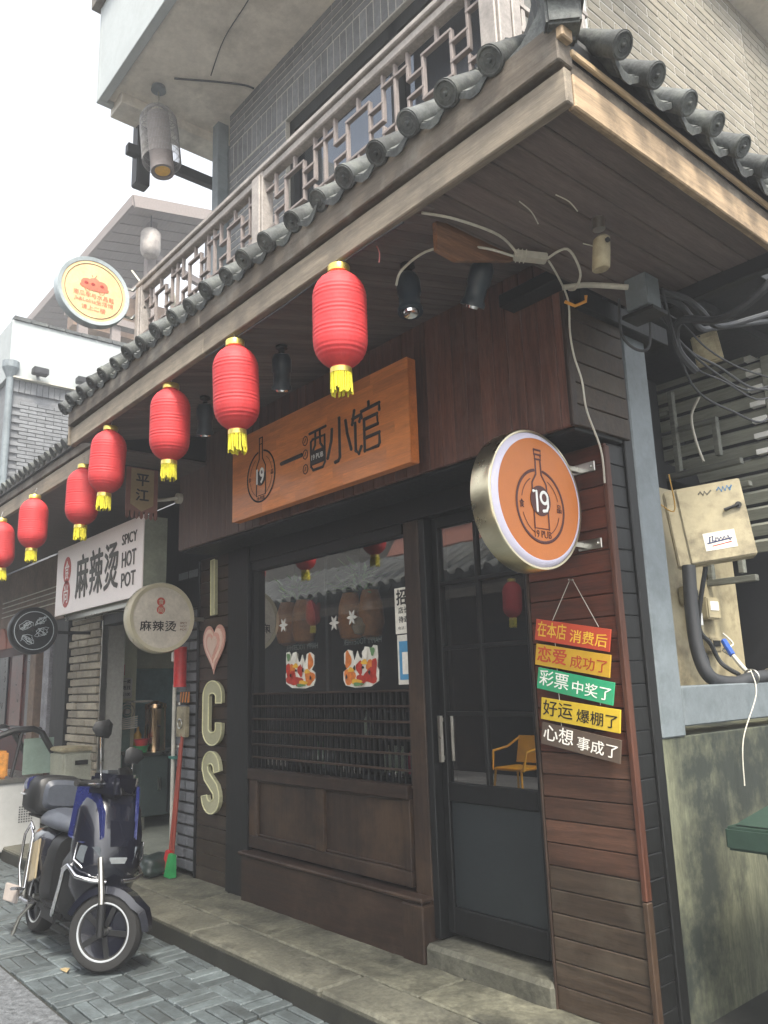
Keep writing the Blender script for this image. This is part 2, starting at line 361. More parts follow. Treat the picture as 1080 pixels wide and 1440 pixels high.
# I-heart-CS pillar
for k in range(25): piece('pillar_plank', (-5.44, 2.952, .155 + k * .094), (.50, .022, .090), M_oldx if k < 9 else M_dkwood, pub, .003)
bx('pillar_post', M_navy, -5.72, -5.69, 2.93, 3.1, .1, 2.45); bx('pillar_post', M_navy, -5.185, -4.90, 2.90, 3.06, .1, 2.45)
# window bay
win = MB().box(-4.90, -4.87, 2.93, 3.02, .9, 2.33).box(-4.87, -3.28, 2.93, 3.02, 2.27, 2.33).build('window', M_navy, pub)
bx('pane', M_glass, -4.87, -3.28, 2.972, 2.976, .95, 2.29, win, 0)
bx('mullion', M_navy, -4.085, -4.055, 2.975, 3.01, .95, 2.29, win)
for k in range(7): bx('lattice_bar', M_dkwood, -4.89, -3.26, 2.928, 2.944, 1.415 - k * .083 - .008, 1.415 - k * .083 + .004, win, .002)
for k in range(31): bx('lattice_upright', M_navy, -4.86 + k * .052, -4.86 + k * .052 + .012, 2.95, 2.966, .92, 1.41, win, .002)
bx('window_post', M_dkwoodz, -3.265, -3.145, 2.925, 3.02, .36, 2.33)
# timber apron under the window
bx('apron_rail', M_dkwood, -4.90, -3.28, 2.90, 2.97, .855, .925); bx('apron_rail', M_dkwood, -4.90, -3.28, 2.912, 2.97, .425, .50)
bx('apron_stile', M_dkwoodz, -4.90, -4.80, 2.914, 2.97, .50, .855); bx('apron_stile', M_dkwoodz, -4.13, -4.05, 2.914, 2.97, .50, .855); bx('apron_stile', M_dkwoodz, -3.34, -3.28, 2.914, 2.97, .50, .855)
bx('apron_panel', M_dkwoodz, -4.80, -4.13, 2.935, 2.96, .50, .855); bx('apron_panel', M_dkwoodz, -4.05, -3.34, 2.935, 2.96, .50, .855)
for a, b_ in ((-4.80, -4.13), (-4.05, -3.34)):
    bx('panel_moulding', M_dkwood, a, b_, 2.926, 2.935, .838, .855); bx('panel_moulding', M_dkwood, a, b_, 2.926, 2.935, .50, .515)
bx('apron_ledge', M_dkwood, -4.93, -3.14, 2.845, 2.97, .385, .405, bevel=.006)
bx('plinth_board', M_dkwood, -4.91, -3.16, 2.862, 2.95, .085, .384, bevel=.006)
bx('window_post_foot', M_dkwoodz, -3.30, -3.14, 2.85, 3.0, .085, .37, bevel=.006)
# door
bx('door_frame', M_navy, -3.145, -3.10, 2.93, 3.06, .215, 2.40); bx('door_frame', M_navy, -2.42, -2.365, 2.93, 3.06, .13, 2.45); bx('door_frame', M_navy, -3.10, -2.42, 2.93, 3.06, 2.345, 2.45)
door = MB().box(-3.10, -3.055, 2.985, 3.025, .24, 2.33).box(-2.475, -2.425, 2.985, 3.025, .24, 2.33).box(-3.055, -2.475, 2.985, 3.025, 2.27, 2.33).box(-3.055, -2.475, 2.985, 3.025, .86, .95).box(-3.055, -2.475, 2.985, 3.025, .24, .36).build('door', M_navy, pub, bevel=.004, seg=1)
bx('door_panel', mat('door panel', '#1f2426', rough=.5, var=.12, bump=.1), -3.055, -2.475, 3.0, 3.018, .36, .86, door)
bx('pane', M_glass, -3.055, -2.475, 3.004, 3.008, .95, 2.27, door, 0)
bx('mullion', M_navy, -2.795, -2.772, 2.988, 3.02, .95, 2.27, door)
for z in (1.29, 1.625, 1.965): bx('glazing_bar', M_navy, -3.055, -2.475, 2.9905, 3.0175, z - .011, z + .011, door, .002)
MB().box(-3.085, -3.065, 2.955, 2.975, 1.05, 1.28).box(-3.08, -3.07, 2.97, 2.986, 1.06, 1.08).box(-3.08, -3.07, 2.97, 2.986, 1.25, 1.27).build('door_handle', M_steel, door)
bx('door_step', M_kerb, -3.15, -2.36, 2.86, 3.3, .088, .205, bevel=.02); 
# right-hand cross-planked panel
bx('panel_backing', M_dark, -2.36, -1.895, 2.905, 3.05, .1, 2.45)
for k in range(25): piece('panel_plank', (-2.125 + random.uniform(-.001, .001), 2.893 + random.uniform(-.001, .001), .155 + k * .0935), (.465, .022, .090), (M_oldx if k < 6 else M_midx if k < 11 else M_redx), pub, .003)
bx('panel_trim', wood('reddish corner trim', '#4c2e22', 'z'), -1.905, -1.88, 2.868, 2.905, .6, 2.43); bx('panel_trim', M_dkwoodz, -1.905, -1.88, 2.868, 2.905, .1, .598)
bx('panel_edge', M_dkwoodz, -2.372, -2.358, 2.875, 2.93, .1, 2.45)
# side wall towards the alley
for k in range(25): piece('side_plank', (-1.90, 2.965, .155 + k * .0935), (.02, .115, .090), M_navy, pub, .003)
bx('side_post', M_navy, -1.95, -1.878, 3.025, 3.088, .05, 3.02)
# tiled eave, street side
soA = thing
x = -5.0
sl = math.atan2(.22, .94)
while x < -1.78:
    piece('soffit_plank', (x + .03, 2.15, 3.143), (.056, .99, .016), M_soffit, pub, .002, (sl, 0, 0)); x += .0585
for k in range(6): piece('soffit_plank', (-1.705 + k * .106, 2.34, 3.05 + (k % 2) * .001), (.103, 1.34, .016), M_soffit, pub, .003)
bx('soffit_step', M_soffit, -1.775, -1.762, 1.68, 2.62, 3.045, 3.30); bx('soffit_beam', M_navy, -2.12, -1.78, 2.52, 2.62, 3.06, 3.12)
MB().prism([(0, -.01), (.42, .08), (.42, -.02), (.10, -.13), (.0, -.12)], (-1.80, 1.83, 3.07), (0, 1, 0), (0, 0, 1), (-.02, 0, 0)).build('timber_gusset', wood('raw brown gusset', '#70513c', 'y'), pub)
for a, b_ in ((-4.975, -3.2), (-3.197, -1.092)): 
    bx('eave_board', M_eave, a, b_, 1.645, 1.678, 3.0, 3.112); bx('eave_board', M_eaved, a, b_, 1.622, 1.69, 3.124, 3.246)
bx('eave_board', M_eaveg, -1.118, -1.09, 1.682, 3.05, 3.0, 3.108); bx('eave_board', M_eaved, -1.125, -1.10, 1.68, 3.05, 3.110, 3.16)
bx('drip_strip', M_strip, -1.098, -1.083, 1.68, 3.05, 3.162, 3.184); bx('eave_board', M_navy, -1.12, -1.095, 1.68, 3.05, 3.186, 3.235); bx('eave_end', M_navy, -4.99, -4.977, 1.69, 2.6, 3.04, 3.22); bx('eave_end', M_eave, -4.99, -4.977, 1.63, 1.685, 3.0, 3.22)
# roof deck
pit = math.tan(R(40))
def deck(name, pts, th=.03): 
    b = MB(); a = [Vector(p) for p in pts]; b.loft([a, [p + Vector((0, 0, th)) for p in a]]); return b.build(name, M_mortd, pub)
deck('roof_deck', [(-5.0, 1.65, 3.235), (-1.10, 1.65, 3.235), (-2.4, 2.96, 3.215 + 1.36 * pit), (-5.0, 2.96, 3.215 + 1.36 * pit)])
deck('roof_deck', [(-1.10, 1.66, 3.225), (-1.10, 3.06, 3.225), (-1.93, 3.06, 3.19 + .89 * pit), (-1.93, 2.49, 3.19 + .89 * pit)])
def tile_roll(r, L, n=12):
    """half-round cover tile with a moulded round end cap; axis along +Y local, rising"""
    b = MB(); up = Vector((0, math.sin(R(40)), 0)); d = Vector((0, math.cos(R(40)), math.sin(R(40)))); v = Vector((0, -math.sin(R(40)), math.cos(R(40))))
    segs = max(1, int(L / .17)); 
    for i in range(segs):
        s0 = d * (i * L / segs); s1 = d * ((i + 1) * L / segs)
        b.loft([b.ring(s0, X3, v, r * (1.06), r * 1.06, n), b.ring(s1, X3, v, r * .96, r * .96, n)])
    b.loft([b.ring(-d * .018, X3, v, r * 1.12, r * 1.12, n * 2), b.ring(d * .002, X3, v, r * 1.12, r * 1.12, n * 2)])
    b.torus(-d * .018, d, r * .95, r * .09, 20, 6); b.torus(-d * .017, d, r * .5, r * .08, 14, 5)
    b.loft([b.ring(-d * .03, X3, v, r * .16, r * .16, 8), b.ring(-d * .015, X3, v, r * .22, r * .22, 8)])
    o = b.build('cap_tile', M_tile, None, smooth=True); me = o.data; off = o.location.copy(); bpy.data.objects.remove(o)
    for q in me.vertices: q.co += off
    return me
def pan_tile(w, L):
    """concave channel tile with a pointed drip lip"""
    b = MB(); d = Vector((0, math.cos(R(40)), math.sin(R(40)))); v = Vector((0, -math.sin(R(40)), math.cos(R(40)))); rows = []; N = 8
    def sec(s, th):
        o = []
        for i in range(N + 1):
            t = -1 + 2 * i / N; o.append(d * s + X3 * (t * w / 2) + v * ((t * t - 1) * .032 + th))
        return o
    b.loft([sec(0, 0) + list(reversed(sec(0, .011))), sec(L, 0) + list(reversed(sec(L, .011)))])
    lip = [(t * w / 2, (t * t - 1) * .032 + .008) for t in [-1 + 2 * i / N for i in range(N + 1)]]
    low = [(t * w / 2, (t * t - 1) * .032 - .007 - .012 * max(0, 1 - abs(t) * 1.1) - .004 * abs(math.sin(t * 6))) for t in [1 - 2 * i / N for i in range(N + 1)]]
    b.prism(lip + low, -d * .012, X3, Vector((0, -.25, .97)), d * .010)
    o = b.build('pan_tile', M_tile, None, smooth=True); me = o.data; off = o.location.copy(); bpy.data.objects.remove(o)
    for q in me.vertices: q.co += off
    return me
TR, PT = tile_roll(.040, .56), pan_tile(.15, .5); TS, TM = tile_roll(.040, .20), tile_roll(.040, .36); BT, BS, BM = tile_roll(.035, .56), tile_roll(.035, .16), tile_roll(.035, .36)
roof = MB().box(-4.98, -1.30, 1.70, 1.95, 3.30, 3.32).build('roof_batten', M_mortd, pub)
for i in range(22):
    x = -1.31 - i * .176
    shared('cap_tile', (TS if i == 0 else TM if i == 1 else TR), (x, 1.600 + random.uniform(-.010, .010), 3.258 + random.uniform(-.007, .007)), pub, (random.uniform(-.02, .02), 0, random.uniform(-.03, .03)))
    if i < 21: shared('pan_tile', PT, (x - .088, 1.612 + random.uniform(-.005, .005), 3.258), pub, (0, 0, random.uniform(-.02, .02)))
for i in range(8):
    y = 1.80 + i * .181
    shared('cap_tile', (BS if i == 0 else BM if i == 1 else BT), (-1.012, y + random.uniform(-.006, .006), 3.208 + random.uniform(-.006, .006)), pub, (0, 0, R(90) + random.uniform(-.03, .03)))
    shared('pan_tile', PT, (-1.045, y + .09, 3.215), pub, (0, 0, R(90)))
# hip ridge with upturned end
hb = MB(); hd = Vector((-1, 1, .62)).normalized(); hu = Vector((1, 1, 0)).normalized()
pts = [(-1.03, 1.60, 3.40), (-1.12, 1.69, 3.395), (-1.30, 1.87, 3.47), (-1.75, 2.32, 3.80), (-2.3, 2.87, 4.3)]
rings = []
for i, p in enumerate(pts):
    p = Vector(p); hh = [.10, .12, .13, .13, .13][i]; rings.append([p + hu * .055 - Z3 * hh, p + hu * .055 + Z3 * hh * .6, p + hu * .03 + Z3 * hh, p - hu * .03 + Z3 * hh, p - hu * .055 + Z3 * hh * .6, p - hu * .055 - Z3 * hh])
hb.loft(rings); hb.build('hip_ridge', M_tile, pub, bevel=.008)
MB().loft([[Vector((-1.06, 1.62, 3.22)) + hu * a + Z3 * c for a, c in ((.05, 0), (.05, .14), (-.05, .14), (-.05, 0))], [Vector((-1.25, 1.81, 3.24)) + hu * a + Z3 * c for a, c in ((.05, 0), (.05, .18), (-.05, .18), (-.05, 0))]]).build('hip_end_block', M_tile, pub, bevel=.008)
fr = []
for (px, py, pz, a, c) in ((-1.125, 1.675, 3.20, .045, .035), (-1.13, 1.68, 3.30, .05, .04), (-1.135, 1.69, 3.42, .062, .045), (-1.12, 1.68, 3.6, .085, .05), (-1.10, 1.66, 3.85, .11, .05)):
    q = Vector((px, py, pz)); h2 = Vector((1, -1, 0)).normalized(); fr.append([q + hu * a + h2 * c, q - hu * a + h2 * c, q - hu * a - h2 * c, q + hu * a - h2 * c])
MB().loft(fr).build('ridge_finial', mat('dark ridge mortar', '#3a3d3e', rough=.8, var=.3, scale=9, bump=.5, stain='#6d6f6b', stain_amt=.4, stain_scale=6), pub, bevel=.012)

MB().prism([(-1.40, 3.235), (-1.30, 3.24), (-1.22, 3.262), (-1.16, 3.31), (-1.12, 3.38), (-1.095, 3.47), (-1.085, 3.235)], (0, 1.625, 0), X3, Z3, (0, .07, 0)).build('eave_corner_sweep', M_tile, pub, bevel=.006)
bx('corner_block', M_eaveg, -1.096, -1.072, 1.622, 1.672, 3.188, 3.30)
# balcony lattice railing
rl = MB().box(-4.80, -1.56, 1.96, 2.045, 4.118, 4.15).box(-4.76, -1.60, 1.975, 2.03, 4.07, 4.116).build('railing', M_rail, pub, bevel=.006, seg=1)
bx('bottom_rail', M_lat, -4.76, -1.60, 1.98, 2.03, 3.655, 3.70, rl)
def rpost(x0, x1): MB().box(x0, x1, 1.97, 2.04, 3.45, 4.117).box(x0 + .012, x1 - .012, 1.958, 1.97, 3.5, 4.10).build('railing_post', M_rail, rl, bevel=.004, seg=1)
rpost(-4.80, -4.72); rpost(-3.30, -3.20); rpost(-1.66, -1.56)
def lattice(x0, x1, z0, z1):
    b_w = .011
    N = max(1, round((x1 - x0) / .52)); W = (x1 - x0) / N; H = z1 - z0
    def H_(a, b, z): piece('lattice_bar', ((a + b) / 2, 2.005, z), (abs(b - a) + .013, .024, .0145), M_lat, rl, .002)
    def V_(x, a, b): piece('lattice_bar', (x, 2.005 + .001, (a + b) / 2), (.0145, .021, abs(b - a) - .002), M_lat, rl, .002)
    for i in range(N):
        a = x0 + i * W; c = a + W / 2; f = lambda t: a + W * t; g = lambda t: z0 + H * t
        V_(f(.34), g(.22), g(.78)); V_(f(.66), g(.22), g(.78)); H_(f(.34), f(.66), g(.22)); H_(f(.34), f(.66), g(.78))
        V_(c, g(.78), z1); V_(c, z0, g(.22))
        H_(f(.16), f(.34), g(.62)); H_(f(.66), f(.84), g(.62)); V_(f(.16), g(.62), z1); V_(f(.84), g(.38), z1)
        H_(f(.16), f(.34), g(.38)); H_(f(.66), f(.84), g(.38)); V_(f(.16) , z0, g(.38)); V_(f(.84), z0, g(.30))
        H_(f(.0), f(.16), g(.82)); H_(f(.84), f(1.0), g(.82)); H_(f(0), f(.16), g(.2)); H_(f(.84), f(1.0), g(.2))
        if i: V_(a, g(.0), g(1.0))
lattice(-4.72, -3.30, 3.70, 4.07); lattice(-3.20, -1.66, 3.70, 4.07)
# crossed lattice screen on the alley side of the balcony
bx('screen_post', M_rail, -1.63, -1.56, 2.05, 2.10, 3.5, 4.9, rl)
for k in range(7): piece('screen_bar', (-1.60, 2.35, 3.78 + k * .115), (.022, .52, .022), M_rail, rl, .002)
for k in range(5): piece('screen_bar', (-1.602, 2.16 + k * .105, 4.15), (.018, .022, .85), M_rail, rl, .002)

# upper storey: brick wall, window band, concrete balcony above
bx('upper_wall', M_mort, -5.33, -1.95, 2.96, 3.3, 3.6, 4.2); bx('upper_wall', M_mort, -5.33, -4.47, 2.96, 3.3, 4.2, 5.70); bx('upper_wall', M_mort, -5.33, -1.95, 2.96, 3.3, 5.70, 6.28)
def bricks(rows, z0, dz, u0, u1, L, place_fn, dims, m):
    for r in range(rows):
        u = u0 - (r % 2) * L / 2
        while u < u1:
            a, b = max(u, u0), min(u + L, u1)
            if b - a > .03: place_fn((a + b) / 2, z0 + r * dz + dz / 2, b - a - .010, dz - .011)
            u += L
bricks(23, 4.2, .065, -5.33, -4.47, .245, lambda u, z, w, h: piece('brick', (u, 2.9715 + random.uniform(-.0015, .0015), z), (round(w, 2), .03, h), M_brick, pub, .003), None, None)
for k in range(45): piece('brick', (-5.30 + k * .0745, 2.9715 + random.uniform(-.0015, .0015), 5.832), (.066, .03, .24), M_brick, pub, .003)
bricks(5, 5.96, .065, -5.33, -1.95, .245, lambda u, z, w, h: piece('brick', (u, 2.9715 + random.uniform(-.0015, .0015), z), (round(w, 2), .03, h), M_brick, pub, .003), None, None)
uw = MB().box(-4.47, -4.42, 3.0, 3.1, 4.2, 5.70).box(-3.3, -3.22, 3.0, 3.1, 4.2, 5.70).box(-2.1, -2.0, 3.0, 3.1, 4.2, 5.7).box(-4.47, -2.0, 3.0, 3.1, 5.6, 5.7).build('upper_window', M_navy, pub)
bx('pane', M_glassd, -4.42, -2.1, 3.05, 3.055, 4.2, 5.6, uw, 0); bx('curtain', mat('dim curtain', '#6c7480', var=.2, stretch=(12, 1, 1), bump=.3), -3.2, -2.6, 3.12, 3.14, 4.2, 5.6, uw, 0)
bx('balcony_slab', M_conc, -5.78, -1.0, 2.04, 3.35, 6.283, 6.42); bx('balcony_parapet', M_white, -5.78, -1.0, 1.99, 2.06, 6.25, 7.18); bx('balcony_parapet', M_white, -5.84, -5.78, 1.99, 3.6, 6.25, 7.18)
bx('balcony_coping', M_eaved, -5.90, -1.0, 1.93, 2.12, 7.18, 7.30); bx('balcony_end_beam', M_conc, -5.86, -5.62, 2.12, 3.3, 6.19, 6.31)
bx('corner_drainpipe', M_blue, -5.45, -5.35, 2.86, 2.96, 3.6, 6.2); bx('upper_end_wall', M_white, -5.62, -5.46, 3.0, 3.3, 3.6, 6.1)
bx('upper_end_wall', M_mort, -5.34, -5.3, 3.3, 6.0, 3.6, 6.28)
# alley-side brick wall of the upper storey
bx('side_wall', M_mort, -2.3, -1.905, 2.98, 8.0, 3.62, 6.0)
def sb(u, z, w, h):
    piece('brick', (-1.9165 + random.uniform(-.0015, .0015), u, z), (.03, round(w, 2), h), M_brickw, pub, .003)
bricks(37, 3.62, .064, 3.0, 5.05, .25, sb, None, None)
far = MB()
bricks(37, 3.62, .064, 5.05, 7.0, .25, lambda u, z, w, h: far.box(-1.93, -1.9015, u - w / 2, u + w / 2, z - h / 2, z + h / 2), None, None)
o = far.build('far_bricks', M_brickw, pub); o['kind'] = 'stuff'
bx('side_cornice', M_conc, -2.2, -1.72, 2.97, 8.0, 6.0, 6.28)
MB().cyl((-1.83, 2.94, 3.6), (-1.83, 2.94, 6.0), .028).build('downpipe', M_white, pub, smooth=True)
# ground floor alley side: framed recess
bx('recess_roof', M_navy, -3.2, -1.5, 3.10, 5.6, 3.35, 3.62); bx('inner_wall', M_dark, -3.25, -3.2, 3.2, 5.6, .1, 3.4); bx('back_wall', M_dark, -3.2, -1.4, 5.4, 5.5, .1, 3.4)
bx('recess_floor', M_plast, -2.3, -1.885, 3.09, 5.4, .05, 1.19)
bx('steel_post', M_blue, -1.97, -1.876, 3.092, 3.275, 1.19, 3.06, bevel=.006)
bx('steel_beam', M_blue, -1.97, -1.874, 3.277, 5.4, 1.23, 1.40, bevel=.006)
bx('steel_bracket', M_navy, -1.99, -1.82, 2.70, 3.40, 3.0, 3.09); 
bx('side_board', M_navy, -1.95, -1.80, 3.30, 5.4, 3.30, 3.40)
bx('eave_end_board', M_navy, -1.75, -1.05, 2.99, 3.04, 2.98, 3.22)
# interior
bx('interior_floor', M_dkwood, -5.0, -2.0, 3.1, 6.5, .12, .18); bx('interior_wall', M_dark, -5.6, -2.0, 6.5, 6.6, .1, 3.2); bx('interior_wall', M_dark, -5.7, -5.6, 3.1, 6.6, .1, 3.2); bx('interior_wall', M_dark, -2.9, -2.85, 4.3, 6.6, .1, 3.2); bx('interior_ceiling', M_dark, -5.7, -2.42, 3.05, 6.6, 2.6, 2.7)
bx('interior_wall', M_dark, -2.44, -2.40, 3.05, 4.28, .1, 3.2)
# slat screen deep in the recess
for k in range(13): piece('screen_slat', (-2.42, 4.72, 2.18 + k * .098), (1.06, .05, .068), M_slat, pub, .003, (R(25), 0, 0))
bx('screen_post', M_slat, -1.93, -1.86, 4.66, 4.74, 1.4, 3.45)
for k in range(8): MB().box(-2.02, -1.935, 4.655, 4.70, 2.66 + k * .098 + .052, 2.66 + k * .098 + .082).build('slat_gap_light', M_wht, pub)  # white blocks painted in for daylight showing past the slat ends
def lt(x0, x1, z0, z1, y=4.30): MB().box(x0, x1, y - .02, y + .02, z0, z1).build('screen_lattice_bar', M_slatd, pub, bevel=.003, seg=1)
lt(-2.34, -2.31, 2.62, 3.12); lt(-2.30, -2.06, 2.86, 2.89); lt(-2.45, -2.35, 2.98, 3.01); lt(-2.09, -2.06, 2.66, 2.86); lt(-2.42, -1.95, 2.585, 2.62); lt(-2.45, -1.90, 2.44, 2.47, 4.26); lt(-2.16, -2.13, 2.28, 2.44); lt(-2.22, -2.03, 2.24, 2.28); lt(-2.22, -2.19, 1.96, 2.24); lt(-2.04, -2.01, 1.98, 2.24); lt(-2.42, -1.95, 1.93, 1.965)
# ---------------------------------------------------------------- red lanterns on the eave
M_lred = mat('red lantern cloth', '#b52f33', rough=.65, var=.10, scale=9, stretch=(1, 1, .4), bump=.35, rnd=.1)
nt = M_lred.node_tree; _p = nt.nodes['Principled BSDF']; _p.inputs['Subsurface Weight'].default_value = .25; _p.inputs['Subsurface Radius'].default_value = (.03, .01, .01)
M_lgold = mat('gold foil', (.75, .6, .15), rough=.3, metal=.8, var=.1, bump=0)
M_tas = mat('yellow tassel', '#c9bf2c', rough=.7, var=.25, scale=20, bump=0)
lan_labels = [
 'red ribbed paper lantern with yellow tassel, nearest and largest, right above the orange name board',
 'red ribbed lantern hanging above the left end of the orange name board',
 'red ribbed lantern above the small white security camera',
 'red ribbed lantern hanging in front of the brown fringed banner',
 'red ribbed lantern half hidden behind the one in front of the banner',
 'red ribbed lantern above the left end of the white hot pot sign',
 'red ribbed lantern cut by the left edge of the photo']
def lantern(loc, label, r=.101):
    t = thing('red_lantern', loc, label, 'lantern', 'red lanterns hanging along the eaves'); X, Y, Z = loc   # loc: top hook
    N = 96; prof = []; top = -.025; hgt = .385
    for i in range(N + 1):
        q = i / N; e = min(q, 1 - q) / .30; s = 1.0 if e >= 1 else (1 - (1 - e) ** 2.3) ** .55
        prof.append((max(.036, r * s) + (.0008 + .0007 * math.sin(q * 31)) * math.cos(q * math.pi * 2 * 24), Z + top - hgt * q))
    MB().lathe(prof, (X, Y, 0), n=32).build('shade', M_lred, t, smooth=True)
    MB().lathe([(.001, Z + .0), (.040, Z), (.042, Z - .004), (.042, Z - .026), (.038, Z - .03), (.001, Z - .03)], (X, Y, 0), n=24).build('top_cap', M_lgold, t, smooth=True)
    MB().lathe([(.030, Z + top - hgt + .004), (.040, Z + top - hgt + .002), (.041, Z + top - hgt - .018), (.034, Z + top - hgt - .02)], (X, Y, 0), n=24).build('bottom_ring', M_lgold, t, smooth=True)
    b = MB(); zt = Z + top - hgt - .015
    for k in range(34):
        a = 2 * math.pi * k / 34 + random.uniform(-.05, .05); L = random.uniform(.062, .088); q = random.uniform(.90, 1.06)
        x0, y0 = X + .037 * math.cos(a), Y + .037 * math.sin(a)
        b.tube([(x0, y0, zt), (x0 * 1 + .037 * (q - 1) * math.cos(a), y0 + .037 * (q - 1) * math.sin(a), zt - L * .5), (X + .037 * q * 1.03 * math.cos(a + .05), Y + .037 * q * 1.03 * math.sin(a + .05), zt - L)], .0032, 5)
    b.build('tassel', M_tas, t, smooth=True)
    MB().tube([(X, Y, Z), (X + .004, Y, Z + .03), (X, Y + .01, Z + .06)], .0016, 5).build('hook', M_steel, t)
    return t
L0 = lantern((0, 0, 0), lan_labels[0])
spots = [(-2.155, 1.66, 2.985), (-2.925, 1.66, 2.968), (-3.65, 1.70, 3.003), (-4.45, 1.70, 2.992), (-5.03, 1.76, 2.902), (-6.04, 1.76, 2.904), (-6.90, 1.76, 2.880)]
for i, s in enumerate(spots):
    o = L0 if i == 0 else copy_tree(L0)
    o.location = s; o['label'] = lan_labels[i]; o.rotation_euler = (random.uniform(-.045, .045), random.uniform(-.045, .045), random.uniform(0, 6)); o.scale = (1, 1, random.uniform(.975, 1.02))

# ---------------------------------------------------------------- orange name board
M_orange = mat('orange stained timber board', '#cc7838', rough=.4, var=.13, scale=1.6, stretch=(1, 8, 8), bump=.1, rnd=.0, stain='#944a22', stain_amt=.35, stain_scale=2.5, coat=.15)
M_orange2 = mat('orange board face block', '#cf8044', rough=.42, var=.14, scale=2.0, stretch=(1, 8, 8), bump=.1, rnd=.10, coat=.15)
sb_ = thing('name_board', (-3.565, 2.55, 2.76), 'orange timber name board with carved black lettering and a bottle logo above the pub window', 'sign')
MB().box(-4.42, -2.712, 2.505, 2.56, 2.491, 3.031).build('board', M_orange, sb_, bevel=.004)
MB().box(-4.30, -2.78, 2.56, 2.62, 2.53, 2.56).box(-4.30, -2.78, 2.56, 2.62, 2.95, 2.98).build('mounting_batten', M_black, sb_)
random.seed(3)
for r in range(9):
    x = -4.42 + .0; z0 = 2.491 + r * .06
    while x < -2.713:
        L = random.choice([.28, .36, .45, .52]); xe = min(x + L, -2.712)
        if -2.712 - xe < .08: xe = -2.712
        piece('board_block', ((x + xe) / 2, 2.5025, z0 + .03), (xe - x, .006, .06), M_orange2, sb_, .0004); x = xe
u, v = X3, Z3; yf = 2.497
def lg(name, polys, r, m=M_ink, par=None, y=yf, flat=.5): return strokes(name, polys, r, (0, y, 0), u, v, m, par or sb_, flat)
lx, lz = -4.07, 2.722
ringpts = [arc(lx, lz, .158, .160, 103, 360 + 77, 40)]
lg('logo_ring', ringpts, .0055)
bw = .052
lg('bottle_outline', [[(lx - .018, lz + .245), (lx + .018, lz + .245), (lx + .018, lz + .205), (lx - .018, lz + .205), (lx - .018, lz + .245)], [(lx - .017, lz + .205), (lx - .019, lz + .11), (lx - bw, lz + .06), (lx - bw, lz - .12), (lx + bw, lz - .12), (lx + bw, lz + .06), (lx + .019, lz + .11), (lx + .017, lz + .205)]], .0045)
MB().cyl((lx, yf + .001, lz - .01), (lx, yf - .003, lz - .01), .05, n=28).build('logo_disc', M_ink, sb_)
text('19', .085, .095, (lx, yf - .0035, lz), u, v, M_wht, sb_, .002, .03)
M_brn = mat('brown thin lettering', '#5c2f18', rough=.5, bump=0)
[lg('logo_arc', [arc(lx, lz, .125, .128, q, q + 50)], .0018, M_brn) for q in (120, 190, 10, 300)]
text('19 PUB', .085, .024, (lx, yf, lz - .140), u, v, M_brn, sb_, .002); text('食', .026, .03, (lx - .128, yf, lz), u, v, M_brn, sb_, .002); text('品', .026, .03, (lx + .128, yf, lz), u, v, M_brn, sb_, .002)
lg('lettering', [[(-3.84, 2.745), (-3.63, 2.748)]], .013)                                # yi
for cz in (2.822, 2.742, 2.655): lg('lettering', [[(q[0], q[1]) for q in arc(-3.592, cz, .024, .028, 0, 360, 8)], [(-3.597, cz - .008), (-3.588, cz + .010)]], .0032)
jx0, jx1 = -3.548, -3.392
lg('lettering', [[(jx0, 2.852), (jx1, 2.858)], [(-3.492, 2.852), (-3.492, 2.81)], [(-3.448, 2.855), (-3.448, 2.81)],
   [(jx0 + .012, 2.80), (jx0 + .012, 2.655), (jx0 + .032, 2.632), (jx1 - .032, 2.632), (jx1 - .012, 2.655), (jx1 - .012, 2.81), (jx0 + .03, 2.812), (jx0 + .012, 2.80)],
   [(-3.492, 2.81), (-3.495, 2.772), (-3.525, 2.735)], [(-3.448, 2.81), (-3.445, 2.772), (-3.412, 2.735)], [(jx0 + .012, 2.735), (jx1 - .012, 2.737)], [(jx0 + .012, 2.668), (jx1 - .012, 2.67)]], .0085)
MB().box(jx0 + .014, jx1 - .014, yf - .003, yf + .002, 2.672, 2.733).build('logo_label', M_ink, sb_); text('19 PUB', .11, .03, (-3.47, yf - .004, 2.704), u, v, M_wht, sb_, .001)
lg('lettering', [[(-3.268, 2.868), (-3.268, 2.648), (-3.282, 2.632), (-3.310, 2.630)], [(-3.335, 2.822), (-3.342, 2.76), (-3.378, 2.668)], [(-3.212, 2.838), (-3.200, 2.765), (-3.168, 2.668)]], .011)
gx = -3.165
lg('lettering', [[(gx + .03, 2.872), (gx + .01, 2.80)], [(gx + .015, 2.83), (gx + .085, 2.835), (gx + .072, 2.80)], [(gx + .035, 2.80), (gx + .035, 2.65), (gx + .062, 2.628), (gx + .082, 2.66)],
   [(-3.015, 2.885), (-3.015, 2.855)], [(-3.075, 2.815), (-3.075, 2.85), (-2.93, 2.856), (-2.93, 2.82)], [(-3.055, 2.80), (-3.055, 2.63), (-2.945, 2.632), (-2.935, 2.645), (-2.935, 2.70), (-3.055, 2.698)], [(-3.055, 2.80), (-2.95, 2.803), (-2.945, 2.748), (-3.055, 2.745)]], .0105)
random.seed(11)
